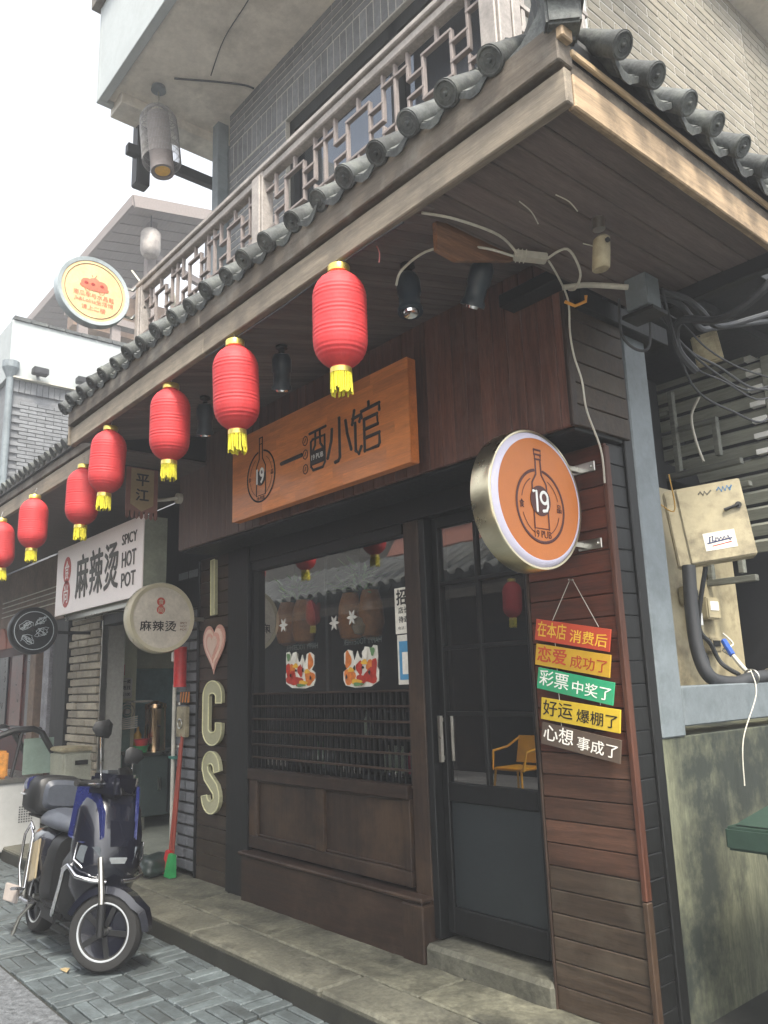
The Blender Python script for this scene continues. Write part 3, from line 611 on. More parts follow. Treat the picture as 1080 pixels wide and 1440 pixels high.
# ---------------------------------------------------------------- projecting round pub sign
M_disc = mat('orange sign face', '#b5682b', rough=.45, var=.04, scale=3, bump=0)
M_lav = mat('milky light rim', '#c9c5d6', rough=.35, var=.03, bump=0)
ds = thing('round_sign', (-2.0, 2.53, 2.165), 'big round orange sign with gold rim, bottle logo and white 19, beside the door', 'sign')
cx_, cy_, cz_ = -1.99, 2.528, 2.166; Rr = .293
MB().lathe([(Rr - .004, -.10), (Rr, -.098), (Rr, -.006), (Rr - .004, 0), (Rr - .012, 0), (Rr - .012, -.01)], (cx_, cy_, cz_), (1, 0, 0), 96).build('rim', M_gold, ds, smooth=True)
MB().lathe([(Rr - .004, -.10), (.001, -.10)], (cx_, cy_, cz_), (1, 0, 0), 64).build('back_face', M_disc, ds)
MB().lathe([(Rr - .013, -.004), (Rr - .02, .004), (Rr - .034, .012), (Rr - .040, .012)], (cx_, cy_, cz_), (1, 0, 0), 96).build('light_rim', M_lav, ds, smooth=True)
MB().lathe([(.0005, .011), (Rr - .038, .011)], (cx_, cy_, cz_), (1, 0, 0), 96).build('face', M_disc, ds)
ul, vl = Y3, Z3; xf = cx_ + .0125
M_maroon = mat('maroon print', '#4a1c14', rough=.5, bump=0)
def dl(name, polys, r, m=M_maroon, flat=.12): return strokes(name, polys, r, (xf, cy_, cz_), ul, vl, m, ds, flat, 8)
dl('logo_ring', [arc(0, -.032, .148, .150, 101, 360 + 79, 48)], .0062)
dl('bottle_outline', [[(-.020, .205), (.022, .205), (.022, .185), (-.020, .185), (-.020, .205)], [(-.017, .185), (-.017, .165), (.019, .165), (.019, .185)], [(-.015, .165), (-.017, .10), (-.045, .062), (-.045, -.125), (.045, -.125), (.045, .062), (.018, .10), (.016, .165)]], .0048)
MB().cyl((xf, cy_, cz_ - .01), (xf + .002, cy_, cz_ - .01), .063, n=40).build('logo_disc', M_maroon, ds)
# the number as single rounded strokes
strokes('lettering', [[(-.045, .030), (-.025, .030), (-.025, -.050)], arc(.022, .008, .022, .024, 0, 360, 20), [(.044, .008), (.044, -.026), (.034, -.044), (.012, -.048)]], .0065, (xf + .003, cy_, cz_ - .004), ul, vl, M_wht, ds, .15)
[dl('logo_arc', [arc(0, -.032, .118, .122, q, q + 47)], .002) for q in (118, 198, 15, 295)]
text('食', .028, .034, (xf, cy_ - .118, cz_ - .032), ul, vl, M_maroon, ds, .001, .01); text('品', .028, .034, (xf, cy_ + .118, cz_ - .032), ul, vl, M_maroon, ds, .001, .01); text('19 PUB', .105, .030, (xf, cy_ + .002, cz_ - .148), ul, vl, M_maroon, ds, .001)
for zz in (2.35, 2.01):
    MB().box(cx_ - .062, cx_ - .038, cy_ + .20, 2.876, zz - .012, zz + .012).box(cx_ - .07, cx_ + .05, 2.870, 2.8805, zz - .022, zz + .022).cyl((cx_ + .03, 2.87, zz), (cx_ + .03, 2.862, zz), .008).build('bracket', M_steel, ds, bevel=.002, seg=1)

# ---------------------------------------------------------------- hanging stack of five boards
hg = thing('hanging_sign', (-2.11, 2.86, 1.87), 'string of five painted slogan boards hanging on the red plank panel', 'sign')
rows = [(1.713, 1.638, 1.545, '#b5432a', '在本店', '消费后', '#e0b63a', -2.287, -1.900), (1.605, 1.535, 1.445, '#c49a2a', '恋爱', '成功了', '#b5442a', -2.297, -1.912), (1.502, 1.424, 1.335, '#2f9a6c', '彩票', '中奖了', '#e6e6dc', -2.295, -1.905), (1.372, 1.318, 1.23, '#c2a52c', '好运', '爆棚了', '#1d1a15', -2.290, -1.893), (1.268, 1.2, 1.118, '#574a40', '心想', '事成了', '#e6e2d8', -2.295, -1.900)]
for i, (zl, zr, zb, colr, ta, tb, tc_, xl, xr) in enumerate(rows):
    ang = math.atan2(zr - zl, xr - xl); uu = Vector((math.cos(ang), 0, math.sin(ang))); vv = Vector((-math.sin(ang), 0, math.cos(ang))); hh = .092
    c = Vector((xl, 2.835, zl)) + uu * ((xr - xl) / 2) - vv * hh / 2; W = (xr - xl)
    bm_ = mat('board paint %d' % i, colr, rough=.5, var=.06, bump=.03, stain='#7a6a4a', stain_amt=.15, stain_scale=8); tm = mat('board text %d' % i, tc_, rough=.5, bump=0)
    MB().obox(c, uu * W / 2, Vector((0, .004, 0)), vv * hh / 2).build('slogan_board', bm_, hg, bevel=.001, seg=1)
    n1 = len(ta); w1 = {3: .155, 2: .155}[n1]
    text(ta, w1, .066, c - uu * (W / 2 - w1 / 2 - .012) - Y3 * .0045 + vv * (.006 if i != 4 else .008), uu, vv, tm, hg, .0008, .02 if i in (1,) else .006)
    text(tb, W - w1 - .045, .054, c + uu * (W / 2 - (W - w1 - .045) / 2 - .012) - Y3 * .0045 - vv * .004, uu, vv, tm, hg, .0008, .006)
for xa in (-2.20, -1.995):
    for j in range(4):
        za = [1.60, 1.49, 1.38, 1.26][j]; MB().tube([(xa, 2.838, za + .012), (xa + .002, 2.838, za - .012 - (.03 if j == 2 else 0))], .0014, 5).build('string', M_cablew, hg)
MB().tube([(-2.205, 2.84, 1.70), (-2.115, 2.868, 1.872), (-2.103, 2.868, 1.872), (-1.97, 2.84, 1.655)], .0018, 5).build('string', M_cablew, hg); MB().cyl((-2.109, 2.85, 1.87), (-2.109, 2.882, 1.87), .004, n=8).build('nail', M_steel, hg)

# ---------------------------------------------------------------- I heart C S letters
M_cl = mat('cream acrylic letter', '#a5a283', rough=.4, var=.08, scale=6, bump=.05); M_ce = mat('pale letter outline', '#d4d1a6', rough=.4, bump=0)
M_pk = mat('pink acrylic', '#c99888', rough=.4, var=.05, bump=0); M_pk2 = mat('pale pink acrylic', '#dcbfae', rough=.4, var=.05, bump=0)
def letter_sign(name, label, poly, c, w, r=.03):
    t = thing(name, (c[0], 2.935, c[1]), label, 'letter'); o = strokes('face', poly, r, (c[0], 2.922, c[1]), X3, Z3, M_cl, t, .3, 12)
    for pl in poly:
        pass
    return t
def ribbon(poly, r, y0, th, b):
    L, Rr_ = [], []; n_ = len(poly)
    for i in range(n_):
        a = Vector(poly[max(0, i - 1)]); c = Vector(poly[min(n_ - 1, i + 1)]); d = (c - a).normalized(); nn = Vector((-d.y, d.x)); p = Vector(poly[i])
        L.append(p + nn * r); Rr_.append(p - nn * r)
    rings = [[(l.x, y0, l.y), (q.x, y0, q.y), (q.x, y0 + th, q.y), (l.x, y0 + th, l.y)] for l, q in zip(L, Rr_)]
    b.loft(rings); return L, Rr_
def letter(name, label, poly, r):
    cx = sum(p[0] for p in poly) / len(poly); cz = sum(p[1] for p in poly) / len(poly)
    t = thing(name, (cx, 2.93, cz), label, 'letter'); b = MB(); L, Q = ribbon(poly, r, 2.905, .03, b); b.build('face', M_cl, t, bevel=.004, seg=1)
    loop = [(p.x, 2.9035, p.y) for p in L] + [(p.x, 2.9035, p.y) for p in reversed(Q)]; loop.append(loop[0])
    k = [Vector(p) for p in loop]; cen = Vector((0, 0, 0))
    MB().tube(k, .005, 6).build('outline', M_ce, t, smooth=True); return t
letter('letter_sign', 'cream letter I, topmost on the narrow plank pillar', [(-5.428, 2.42), (-5.424, 2.20), (-5.42, 2.00)], .028)
letter('letter_sign', 'cream letter C below the pink heart on the narrow plank pillar', [(-5.31, 1.355)] + arc(-5.408, 1.40, .098, .07, 0, 180, 14) + arc(-5.408, 1.17, .098, .07, 180, 360, 14) + [(-5.31, 1.215)], .044)
letter('letter_sign', 'cream letter S, lowest on the narrow plank pillar', [(-5.33, .875)] + arc(-5.42, .895, .085, .075, 10, 180, 10) + [(-5.48, .84), (-5.35, .755)] + arc(-5.42, .70, .09, .075, 20, -180, 12) , .042)
ht = thing('heart_sign', (-5.42, 2.93, 1.75), 'layered pink heart between the cream letters I and C on the plank pillar', 'letter')
for k, (s, m_) in enumerate([(1.0, M_pk), (.82, M_pk2), (.62, M_pk), (.44, M_pk2)]):
    poly = []
    for i in range(48):
        t_ = 2 * math.pi * i / 48; poly.append((.0105 * s * 16 * math.sin(t_) ** 3, .0125 * s * (13 * math.cos(t_) - 5 * math.cos(2 * t_) - 2 * math.cos(3 * t_) - math.cos(4 * t_)) + .01))
    MB().prism(poly, (-5.42, 2.925 - k * .006, 1.765), X3, Z3, (0, -.008, 0)).build('heart_layer', m_, ht, bevel=.0015, seg=1)

# ---------------------------------------------------------------- window stickers, posters, reversed greeting
M_so = mat('orange print', '#c9702a', rough=.5, bump=0, var=.2, scale=30); M_sr = mat('red print', '#a82c1c', rough=.5, bump=0, var=.2, scale=30); M_sw = mat('sticker white', '#d8d4c8', rough=.5, bump=0); M_sy = mat('yellow print', '#d9a636', rough=.5, bump=0); M_sg = mat('green print', '#5c8052', rough=.5, bump=0)
def sticker(cx, cz, flip, label):
    t = thing('window_sticker', (cx, 2.97, cz), label, 'sticker', 'festive stickers on the pub window'); f = -1 if flip else 1
    def P_(pts): return [(f * a, b_) for a, b_ in pts]
    out = P_([(-.16, -.07), (-.14, -.10), (-.05, -.115), (.1, -.11), (.17, -.08), (.175, -.02), (.16, .0), (.17, .06), (.165, .12), (.13, .125), (.10, .09), (.09, .115), (.05, .12), (.02, .05), (0, .06), (-.02, .1), (-.05, .04), (-.07, .1), (-.11, .11), (-.15, .09), (-.15, .03), (-.12, .0), (-.16, -.02)])
    MB().prism(out, (cx, 2.968, cz), X3, Z3, (0, .002, 0)).build('backing', M_sw, t)
    k = 0
    for m_, cs in ((M_so, [(-.10, -.05, .055, .045), (-.11, .05, .03, .05), (.10, .01, .04, .03)]), (M_sr, [(.10, -.05, .06, .045), (0, .0, .03, .04), (.14, -.0, .022, .055), (.02, -.07, .05, .03)]), (M_sy, [(-.03, -.08, .05, .015), (-.08, -.01, .03, .014), (.05, .03, .03, .015)]), (M_sw, [(.06, .08, .025, .03), (-.02, .045, .012, .02)]), (M_sg, [(.13, .09, .02, .025), (-.01, -.095, .05, .01)]), (M_ink, [(-.12, -.05, .008, .014), (.04, .0, .012, .008), (-.04, .0, .01, .014), (.10, -.03, .01, .012)])):
        for (a, b_, w, h) in cs:
            k += 1; pl = []
            for i in range(16):
                tt = 2 * math.pi * i / 16; q = 1 + .18 * math.sin(3 * tt + k); pl.append((f * a + w * q * math.cos(tt), b_ + h * q * math.sin(tt)))
            MB().prism(pl, (cx, 2.968 - .0006 * k, cz), X3, Z3, (0, -.0004, 0)).build('printed_patch', m_, t)
sticker(-4.35, 1.555, True, 'orange and red festive cut-out sticker on the left half of the pub window')
sticker(-3.735, 1.55, False, 'orange and red festive cut-out sticker on the right half of the pub window')
M_gt = mat('frosted lettering', '#b9b6ae', rough=.6, bump=0)
def greet(cx, label):
    t = thing('window_lettering', (cx, 2.98, 1.70), label, 'lettering', 'reversed greetings on the pub window')
    text('HAPPY TOGETHER', .36, .035, (cx, 2.985, 1.705), -X3, Z3, M_gt, t, .0005)
greet(-4.36, 'small mirrored HAPPY TOGETHER lettering on the left half of the window'); greet(-3.73, 'small mirrored HAPPY TOGETHER lettering on the right half of the window')
pp = thing('job_poster', (-3.30, 2.965, 1.84), 'white job notice with bold black characters, partly behind the window post', 'poster')
MB().box(-3.40, -3.15, 2.966, 2.9685, 1.722, 1.978).build('sheet', M_sw, pp); text('招聘', .17, .085, (-3.298, 2.9655, 1.925), X3, Z3, M_ink, pp, .0005, .03)
text('店长一名', .17, .035, (-3.285, 2.9655, 1.852), X3, Z3, M_ink, pp, .0005, .02); text('待遇面议', .17, .035, (-3.285, 2.9655, 1.80), X3, Z3, M_ink, pp, .0005, .02); text('电话：1594223', .17, .018, (-3.29, 2.9655, 1.753), X3, Z3, M_ink, pp, .0005)
pq = thing('payment_poster', (-3.30, 2.965, 1.58), 'pale blue and white payment notice below the job poster', 'poster')
MB().box(-3.39, -3.15, 2.966, 2.9685, 1.445, 1.715).build('sheet', M_sw, pq)
M_sb = mat('sky blue print', '#4b8fb8', rough=.5, bump=0); MB().box(-3.375, -3.15, 2.9645, 2.9658, 1.47, 1.68).build('blue_frame', M_sb, pq); MB().box(-3.35, -3.15, 2.9632, 2.9642, 1.50, 1.62).build('white_field', M_sw, pq)
for k in range(3):
    cx, cz = [(-4.55, 1.86), (-3.98, 1.83), (-3.80, 1.85)][k]
    t = thing('snowflake_sticker', (cx, 2.965, cz), ['faint grey flower sticker at the left edge of the window', 'faint grey flower sticker left of the window mullion gap', 'faint grey flower sticker between the two planters'][k], 'sticker', 'flower stickers on the pub window')
    b = MB()
    for j in range(6):
        a = math.pi * j / 3; b.prism([(.008 * math.cos(a + 1.57), .008 * math.sin(a + 1.57)), (.03 * math.cos(a + .35), .03 * math.sin(a + .35)), (.052 * math.cos(a), .052 * math.sin(a)), (.03 * math.cos(a - .35), .03 * math.sin(a - .35)), (.008 * math.cos(a - 1.57), .008 * math.sin(a - 1.57))], (cx, 2.968 - j * .0003, cz), X3, Z3, (0, .0002, 0))
    b.build('petals', M_gt, t)
# ---------------------------------------------------------------- inside the pub
M_leaf = mat('indoor leaves', '#8fae7c', rough=.6, var=.3, bump=.1); M_pot = mat('brown glazed planter', '#c97a45', rough=.4, var=.25, scale=4)
def planter(c, label, n=2):
    t = thing('hanging_planter', c, label, 'planter', 'hanging planters behind the pub window'); x, y, z = c
    for s in ((-.10, .10) if n == 2 else (0,)):
        MB().lathe([(.02, z - .30), (.065, z - .28), (.085, z - .2), (.075, z - .08), (.05, z + .0), (.03, z + .0)], (x + s, y, 0), n=20, caps=True).build('pot', M_pot, t, smooth=True)
    b = MB()
    for k in range(70):
        a = random.uniform(0, 6.28); r0 = random.uniform(.02, .17); p = Vector((x + math.cos(a) * r0 * 1.1, y + math.sin(a) * r0 * .6, z + random.uniform(-.02, .16))); d = Vector((math.cos(a), math.sin(a), random.uniform(-.4, .9))).normalized(); s_ = d.cross(Z3).normalized() * .012
        e = p + d * random.uniform(.05, .1); b.loft([[p + s_ * .4, p - s_ * .4, p - s_ * .4 - Z3 * .001], [(p + e) / 2 + s_, (p + e) / 2 - s_, (p + e) / 2 - s_ - Z3 * .001], [e + s_ * .1, e - s_ * .1, e - Z3 * .001]])
    b.build('foliage', M_leaf, t); MB().tube([(x, y, z + .1), (x, y, 2.6)], .003, 5).build('cord', M_cable, t)
    return t
planter((-4.60, 3.10, 2.03), 'brown hanging planter with leafy top, behind the left half of the window', 2)
planter((-3.88, 3.10, 2.02), 'brown hanging planter with leafy top, behind the right half of the window', 2)
t = thing('globe_lamp', (-3.80, 3.03, 1.80), 'small pale round lamp below the right hanging planter', 'lamp'); MB().lathe([(.001, -.055), (.035, -.045), (.055, 0), (.035, .045), (.012, .055), (.001, .055)], (-3.80, 3.03, 1.80), n=20).build('globe', mat('warm globe', '#c9a58a', rough=.4), t, smooth=True); MB().tube([(-3.80, 3.03, 1.85), (-3.80, 3.03, 2.6)], .003, 5).build('cord', M_cable, t)
shf = thing('bottle_shelf', (-4.1, 3.3, .9), 'dim shelf of drinks behind the lattice bars of the window', 'shelf')
for z in (.93, 1.13, 1.30): MB().box(-4.9, -3.3, 3.2, 3.4, z - .012, z).build('board', M_dkwood, shf)
BL = ['left one of two pink bottles on the middle shelf', 'right one of two pink bottles on the middle shelf', 'leftmost of three pale bottles low behind the lattice, right half', 'middle of three pale bottles low behind the lattice, right half', 'rightmost of three pale bottles low behind the lattice, right half', 'leftmost green bottle low behind the lattice, left half', 'second green bottle low behind the lattice, left half', 'single pale bottle among the green ones, left half', 'rightmost green bottle low behind the lattice, left half', 'lone pink bottle on the lowest shelf near the window post', 'single pale bottle on the middle shelf below the window centre', 'single green bottle on the middle shelf, left half']
bc = [('#c24a5c', 'pink'), ('#b9b7a2', 'pale'), ('#4c6a4a', 'green')]
for k, (x, z, c) in enumerate([(-3.60, 1.13, 0), (-3.53, 1.13, 0), (-3.86, .93, 1), (-3.79, .93, 1), (-3.72, .93, 1), (-4.60, .93, 2), (-4.54, .93, 2), (-4.48, .93, 1), (-4.42, .93, 2), (-3.64, .93, 0), (-4.05, 1.13, 1), (-4.45, 1.13, 2)]):
    t = thing('drink_bottle', (x, 3.27, z), BL[k], 'bottle', 'bottles behind the lattice bars'); MB().lathe([(.001, z), (.026, z), (.026, z + .10), (.011, z + .13), (.010, z + .155), (.001, z + .155)], (x, 3.27, 0), n=14).build('bottle_body', mat('bottle glass %d' % k, bc[c][0], rough=.15, bump=0), t, smooth=True)

# ---------------------------------------------------------------- fittings under the soffit
def spot(c, d, label, M_=M_navy):
    c = Vector(c); d = Vector(d).normalized(); t = thing('spotlight', c, label, 'spotlight')
    MB().cyl(c, c - Z3 * .012, .03).build('base', M_, t, smooth=True); MB().bar(c - Z3 * .01, c - Z3 * .07, .035, .012, (0, 1, 0)).build('yoke', M_, t)
    a = c - Z3 * .09 - d * .05; MB().lathe([(.001, 0), (.036, .005), (.048, .03), (.048, .09), (.042, .10), (.042, .15), (.050, .165), (.050, .18), (.036, .18), (.034, .16), (.001, .155)], a, d, 24).build('lamp_body', mat('blue grey lamp paint', '#26313a', rough=.35, bump=0), t, smooth=True)
    MB().lathe([(.001, .182), (.028, .19), (.033, .175)], a, d, 20).build('lens', M_chrome, t, smooth=True); return t
spot((-1.93, 2.20, 3.125), (-.55, .05, -1), 'blue grey track spotlight with bright lens, nearer the alley corner of the eave')
spot((-2.12, 1.98, 3.085), (.15, -.1, -1), 'dim unlit spotlight close behind the largest lantern')
spot((-3.10, 2.02, 3.10), (-.3, .2, -1), 'dark floodlight in the soffit between the two largest lanterns'); spot((-3.95, 2.05, 3.10), (-.3, .2, -1), 'dark floodlight in the soffit above the security camera')
al = thing('motion_sensor', (-1.42, 2.26, 3.04), 'cream rounded sensor box hanging under the alley corner of the eave', 'sensor')
MB().cyl((-1.42, 2.26, 3.042), (-1.42, 2.26, 3.0), .022).build('mount', M_steel, al, smooth=True); b = MB(); q = Vector((-1.42, 2.27, 2.965)); dd = Vector((-.25, .18, -1)).normalized(); b.loft([b.ring(q + dd * s, X3, Y3, w, w * .8, 20) for s, w in ((-.01, .02), (0, .032), (.05, .034), (.10, .034), (.105, .030))]); b.build('housing', M_cream, al, smooth=True); MB().cyl(q + Vector((.028, -.01, -.02)), q + Vector((.034, -.012, -.02)), .009).build('eye', M_black, al)
jb = thing('junction_box', (-1.55, 2.85, 3.0), 'grey square box under the soffit above the steel post', 'junction box'); MB().box(-1.62, -1.52, 2.72, 2.82, 2.90, 3.038).build('box', M_blue, jb, bevel=.004); MB().box(-1.64, -1.50, 2.715, 2.825, 2.87, 2.885).build('lid', M_navy, jb)
cc = thing('cable_connector', (-1.69, 2.2, 3.0), 'white ribbed cable connector box on the soffit wires', 'connector')
b = MB(); a0 = Vector((-1.735, 2.17, 3.015)); a1 = Vector((-1.66, 2.27, 3.0)); b.bar(a0, a1, .045, .028); 
b.build('shell', M_cablew, cc, bevel=.004); [MB().bar(a0 + (a1 - a0) * q, a0 + (a1 - a0) * (q + .03), .049, .032).build('rib', M_cablew, cc) for q in (.08, .2, .32)]
def cable(pts, r, m_, label, name='cable', n=8):
    P = [Vector(p) for p in pts]; out = []
    for i in range(len(P) - 1):
        p0, p1, p2, p3 = P[max(i - 1, 0)], P[i], P[i + 1], P[min(i + 2, len(P) - 1)]
        for k in range(6):
            t = k / 6; out.append(.5 * ((2 * p1) + (-p0 + p2) * t + (2 * p0 - 5 * p1 + 4 * p2 - p3) * t * t + (-p0 + 3 * p1 - 3 * p2 + p3) * t ** 3))
    out.append(P[-1]); o = MB().tube(out, r, n).build(name, m_, smooth=True); tag(o, label, 'cable'); return o
cable([(-1.735, 2.17, 3.01), (-1.80, 2.05, 3.035), (-1.90, 1.90, 3.02), (-2.02, 1.86, 2.98), (-2.06, 1.86, 2.93)], .005, M_cablew, 'white wire curling in front of the brown gusset on the soffit')
cable([(-1.72, 2.18, 3.01), (-1.70, 2.05, 3.036), (-1.72, 1.85, 3.034), (-1.76, 1.72, 3.03)], .005, M_cablew, 'white wire from the connector box to the eave board')
cable([(-1.66, 2.27, 3.0), (-1.60, 2.32, 3.03), (-1.62, 2.42, 2.98), (-1.70, 2.5, 2.97), (-1.76, 2.54, 3.0)], .005, M_cablew, 'white wire looping from the connector box towards the corner')
cable([(-1.66, 2.28, 2.995), (-1.70, 2.38, 2.99), (-1.77, 2.53, 2.985), (-1.81, 2.60, 2.96), (-1.83, 2.62, 2.86), (-1.82, 2.62, 2.75), (-1.80, 2.63, 2.64), (-1.81, 2.66, 2.52), (-1.84, 2.78, 2.38), (-1.87, 2.83, 2.25)], .0042, M_cablew, 'long white wire dangling down the corner past the round sign')
cable([(-1.80, 2.55, 3.03), (-1.72, 2.62, 3.03), (-1.60, 2.72, 3.0)], .012, M_cablew, 'thick white conduit entering the grey square box')
cable([(-1.52, 2.82, 2.98), (-1.48, 2.95, 2.97), (-1.47, 3.05, 2.94), (-1.5, 3.25, 2.94), (-1.45, 3.5, 3.03), (-1.38, 3.9, 3.2)], .014, M_cable, 'thick dark cable sagging from the grey box along the alley')
cable([(-1.66, 2.74, 2.98), (-1.69, 2.78, 2.85), (-1.66, 2.82, 2.78), (-1.62, 2.86, 2.78), (-1.60, 2.86, 2.90), (-1.61, 2.85, 2.97)], .006, M_cable, 'black wire loop hanging below the steel bracket')
cable([(-1.62, 2.78, 2.99), (-1.52, 2.92, 2.97), (-1.54, 3.1, 2.95), (-1.6, 3.3, 2.98), (-1.62, 3.5, 3.05), (-1.6, 4.1, 3.25)], .014, M_cable, 'fat black cable running along the alley above the slats')
cable([(-1.05, 3.02, 3.30), (-1.08, 2.98, 3.05), (-1.14, 2.95, 2.90), (-1.35, 2.98, 2.84), (-1.55, 3.02, 2.92), (-1.62, 3.10, 2.84), (-1.60, 3.2, 2.75)], .017, M_cable, 'thick grey cable hanging from the alley end of the eave')
cable([(-1.79, 1.66, 2.985), (-2.1, 1.66, 2.99), (-2.6, 1.66, 2.975), (-3.2, 1.66, 2.985)], .004, M_cable, 'thin lantern wire running under the front eave board')
cable([(-2.30, 1.70, 3.0), (-2.50, 1.8, 2.95), (-2.58, 1.9, 2.93)], .0035, M_cablew, 'short white wire sticking out left of the largest lantern')
yc = MB().tube([(-1.80, 2.56, 2.97), (-1.78, 2.60, 2.955), (-1.74, 2.62, 2.965), (-1.73, 2.61, 2.985)], .007, 8).build('wire_nut', mat('orange tape', '#c98a2a', rough=.5), smooth=True); tag(yc, 'orange taped wire joint by the top corner of the planks', 'wire joint')
for k, (p0, p1) in enumerate([((-1.52, 1.95, 3.04), (-1.50, 2.02, 2.97)), ((-1.42, 2.02, 3.04), (-1.38, 2.08, 2.98)), ((-1.55, 2.35, 3.04), (-1.50, 2.42, 3.0)), ((-1.98, 1.70, 3.0), (-1.97, 1.70, 2.93))]):
    cable([p0, ((p0[0] + p1[0]) / 2 + .01, (p0[1] + p1[1]) / 2, (p0[2] + p1[2]) / 2), p1], .0022, M_cablew if k < 3 else mat('faded red ribbon', '#a05a58'), ['loose pale string dangling from the soffit left of the cream sensor', 'short pale string curling from the soffit near the cream sensor', 'short pale string end between the sensor and the wire joint', 'faded red ribbon hanging under the front eave board'][k], 'loose_string')
random.seed(21)
for k, lb in enumerate(['highest of the thin black wires strung above the slats', 'thin black wire sagging lowest in front of the slats', 'thin grey wire crossing just under the steel bracket', 'thin black wire tied along the fat cable by the grey box', 'thin grey wire dropping behind the blue post']):
    y0 = 2.95 + .05 * k; z0 = 2.96 - .03 * k; sag = [.0, .10, .03, .06, .16][k]
    cable([(-1.62 + .03 * k, 2.80, 2.98), (-1.60 - .02 * k, y0 + .15, z0 - sag * .6), (-1.66, y0 + .5, z0 - sag + random.uniform(-.02, .02)), (-1.7, y0 + .9, z0 - sag * .8), (-1.72, 4.3, z0 + .05)], .0045 + .001 * (k % 3), M_cable, lb)
for k in range(3):
    t = thing('pipe_clip', (-1.88, 3.5 + .3 * k, 1.42), ['metal clip on the fat cable nearest the blue post', 'middle metal clip on the fat cable over the steel beam', 'metal clip on the fat cable nearest the right edge'][k], 'clip'); MB().torus((-1.885, 3.95 + .2 * k, 1.425), (0, 1, 0), .037, .005, 20, 6).build('band', M_steel, t, smooth=True)
# small security camera
sc_ = thing('security_camera', (-5.35, 2.60, 2.86), 'small white security camera on an arm beside the pale left end of the header planks', 'camera')
MB().cyl((-5.405, 2.62, 2.86), (-5.405, 2.585, 2.86), .04).build('wall_plate', M_cablew, sc_, smooth=True); MB().tube([(-5.405, 2.59, 2.86), (-5.42, 2.50, 2.84), (-5.50, 2.42, 2.84), (-5.52, 2.40, 2.90)], .014, 8).build('arm', M_cablew, sc_, smooth=True)
b = MB(); a0 = Vector((-5.60, 2.36, 2.99)); a1 = Vector((-5.42, 2.40, 2.93)); b.bar(a0, a1, .07, .06); b.build('housing', M_cablew, sc_, bevel=.012); MB().cyl(a1, a1 + (a1 - a0).normalized() * .01, .026).build('lens', M_black, sc_)

# ---------------------------------------------------------------- meters and cables in the steel-framed recess
bd = thing('cable_board', (-2.2, 3.8, 1.4), 'cream painted backing board full of meters inside the blue steel frame', 'board'); MB().box(-2.25, -2.23, 3.15, 4.62, 1.15, 2.45).build('sheet', M_cream, bd)
th = R(33); uu = Vector((math.cos(th), math.sin(th), .10)).normalized(); vv = Vector((-.10, -.04, 1)).normalized(); nn = uu.cross(vv).normalized(); vv = nn.cross(uu)
mb = thing('meter_box', (-1.93, 3.83, 2.18), 'cream metal meter box with stickers and a lock, hanging tilted inside the steel frame', 'meter box')
c0 = Vector((-1.965, 3.86, 2.195)); MB().obox(c0, uu * .185, nn * .055, vv * .20).build('cabinet', M_cream, mb, bevel=.006)
MB().obox(c0 + nn * .060 + uu * .03, uu * .155, nn * .006, vv * .195).build('door', M_cream, mb, bevel=.004)
fp = c0 + nn * .067; MB().obox(fp + uu * .03 - vv * .10, uu * .075, nn * .0006, vv * .045).build('sticker', M_sw, mb); 
strokes('sticker_print', [[(-.05, -.012), (-.045, .014), (-.03, .016), (-.035, -.006), (-.02, -.008), (-.018, .006), (-.008, .004), (-.006, -.008), (.006, .006), (.012, -.008), (.022, .006), (.030, -.008), (.04, .008), (.046, -.014)], [(-.06, -.016), (.055, -.006)]], .0035, fp + nn * .0012 + uu * .03 - vv * .092, uu, vv, mat('navy print', '#2f3558', bump=0), mb, .15, 6); strokes('sticker_print', [[(-.04, -.032), (.05, -.024)]], .0025, fp + nn * .0012 + uu * .03 - vv * .092, uu, vv, M_sr, mb, .15, 6)
strokes('box_print', [[(-.03, 0), (-.02, .012), (-.01, -.01), (0, .01), (.008, -.008), (.02, .012), (.03, -.01), (.04, .01), (.03, .0)]], .004, fp + nn * .001 + uu * .10 + vv * .155, uu, vv, mat('blue print', '#3e6f96', bump=0), mb, .15, 6); strokes('box_print', [[(-.04, 0), (-.03, .010), (-.02, -.008), (-.01, .008), (0, -.008), (.02, .008)]], .004, fp + nn * .001 + uu * .02 + vv * .15, uu, vv, mat('faded print', '#5a564a', bump=0), mb, .15, 6)
MB().cyl(fp + uu * .15 + vv * .06, fp + nn * .01 + uu * .15 + vv * .06, .016).cyl(fp + nn * .012 + uu * .08 + vv * .045, fp + nn * .012 + uu * .15 + vv * .06, .008).build('lock', M_black, mb)
u2 = Vector((math.cos(R(20)), math.sin(R(20)), .12)).normalized(); n2 = u2.cross(Vector((-.30, 0, 1)).normalized()).normalized(); v2 = n2.cross(u2)
wb = thing('switch_box', (-1.9, 3.9, 3.1), 'small cream plastic switch box hanging crooked in front of the slats', 'switch box'); cb = Vector((-1.875, 3.90, 3.135)); MB().obox(cb, u2 * .068, n2 * .022, v2 * .088).build('cover', M_cream, wb, bevel=.008); MB().obox(cb + n2 * .023, u2 * .045, n2 * .003, v2 * .055).build('raised_panel', M_cream, wb, bevel=.002); MB().cyl(cb + n2 * .02 + v2 * .075 - u2 * .02, cb + n2 * .025 + v2 * .075 - u2 * .02, .005).build('screw', M_black, wb)
cable([(-2.10, 4.2, 3.0), (-2.16, 4.2, 2.9), (-2.15, 4.2, 2.75), (-2.12, 4.2, 2.62)], .008, M_cablew, 'pale wire hanging below the crooked switch box')
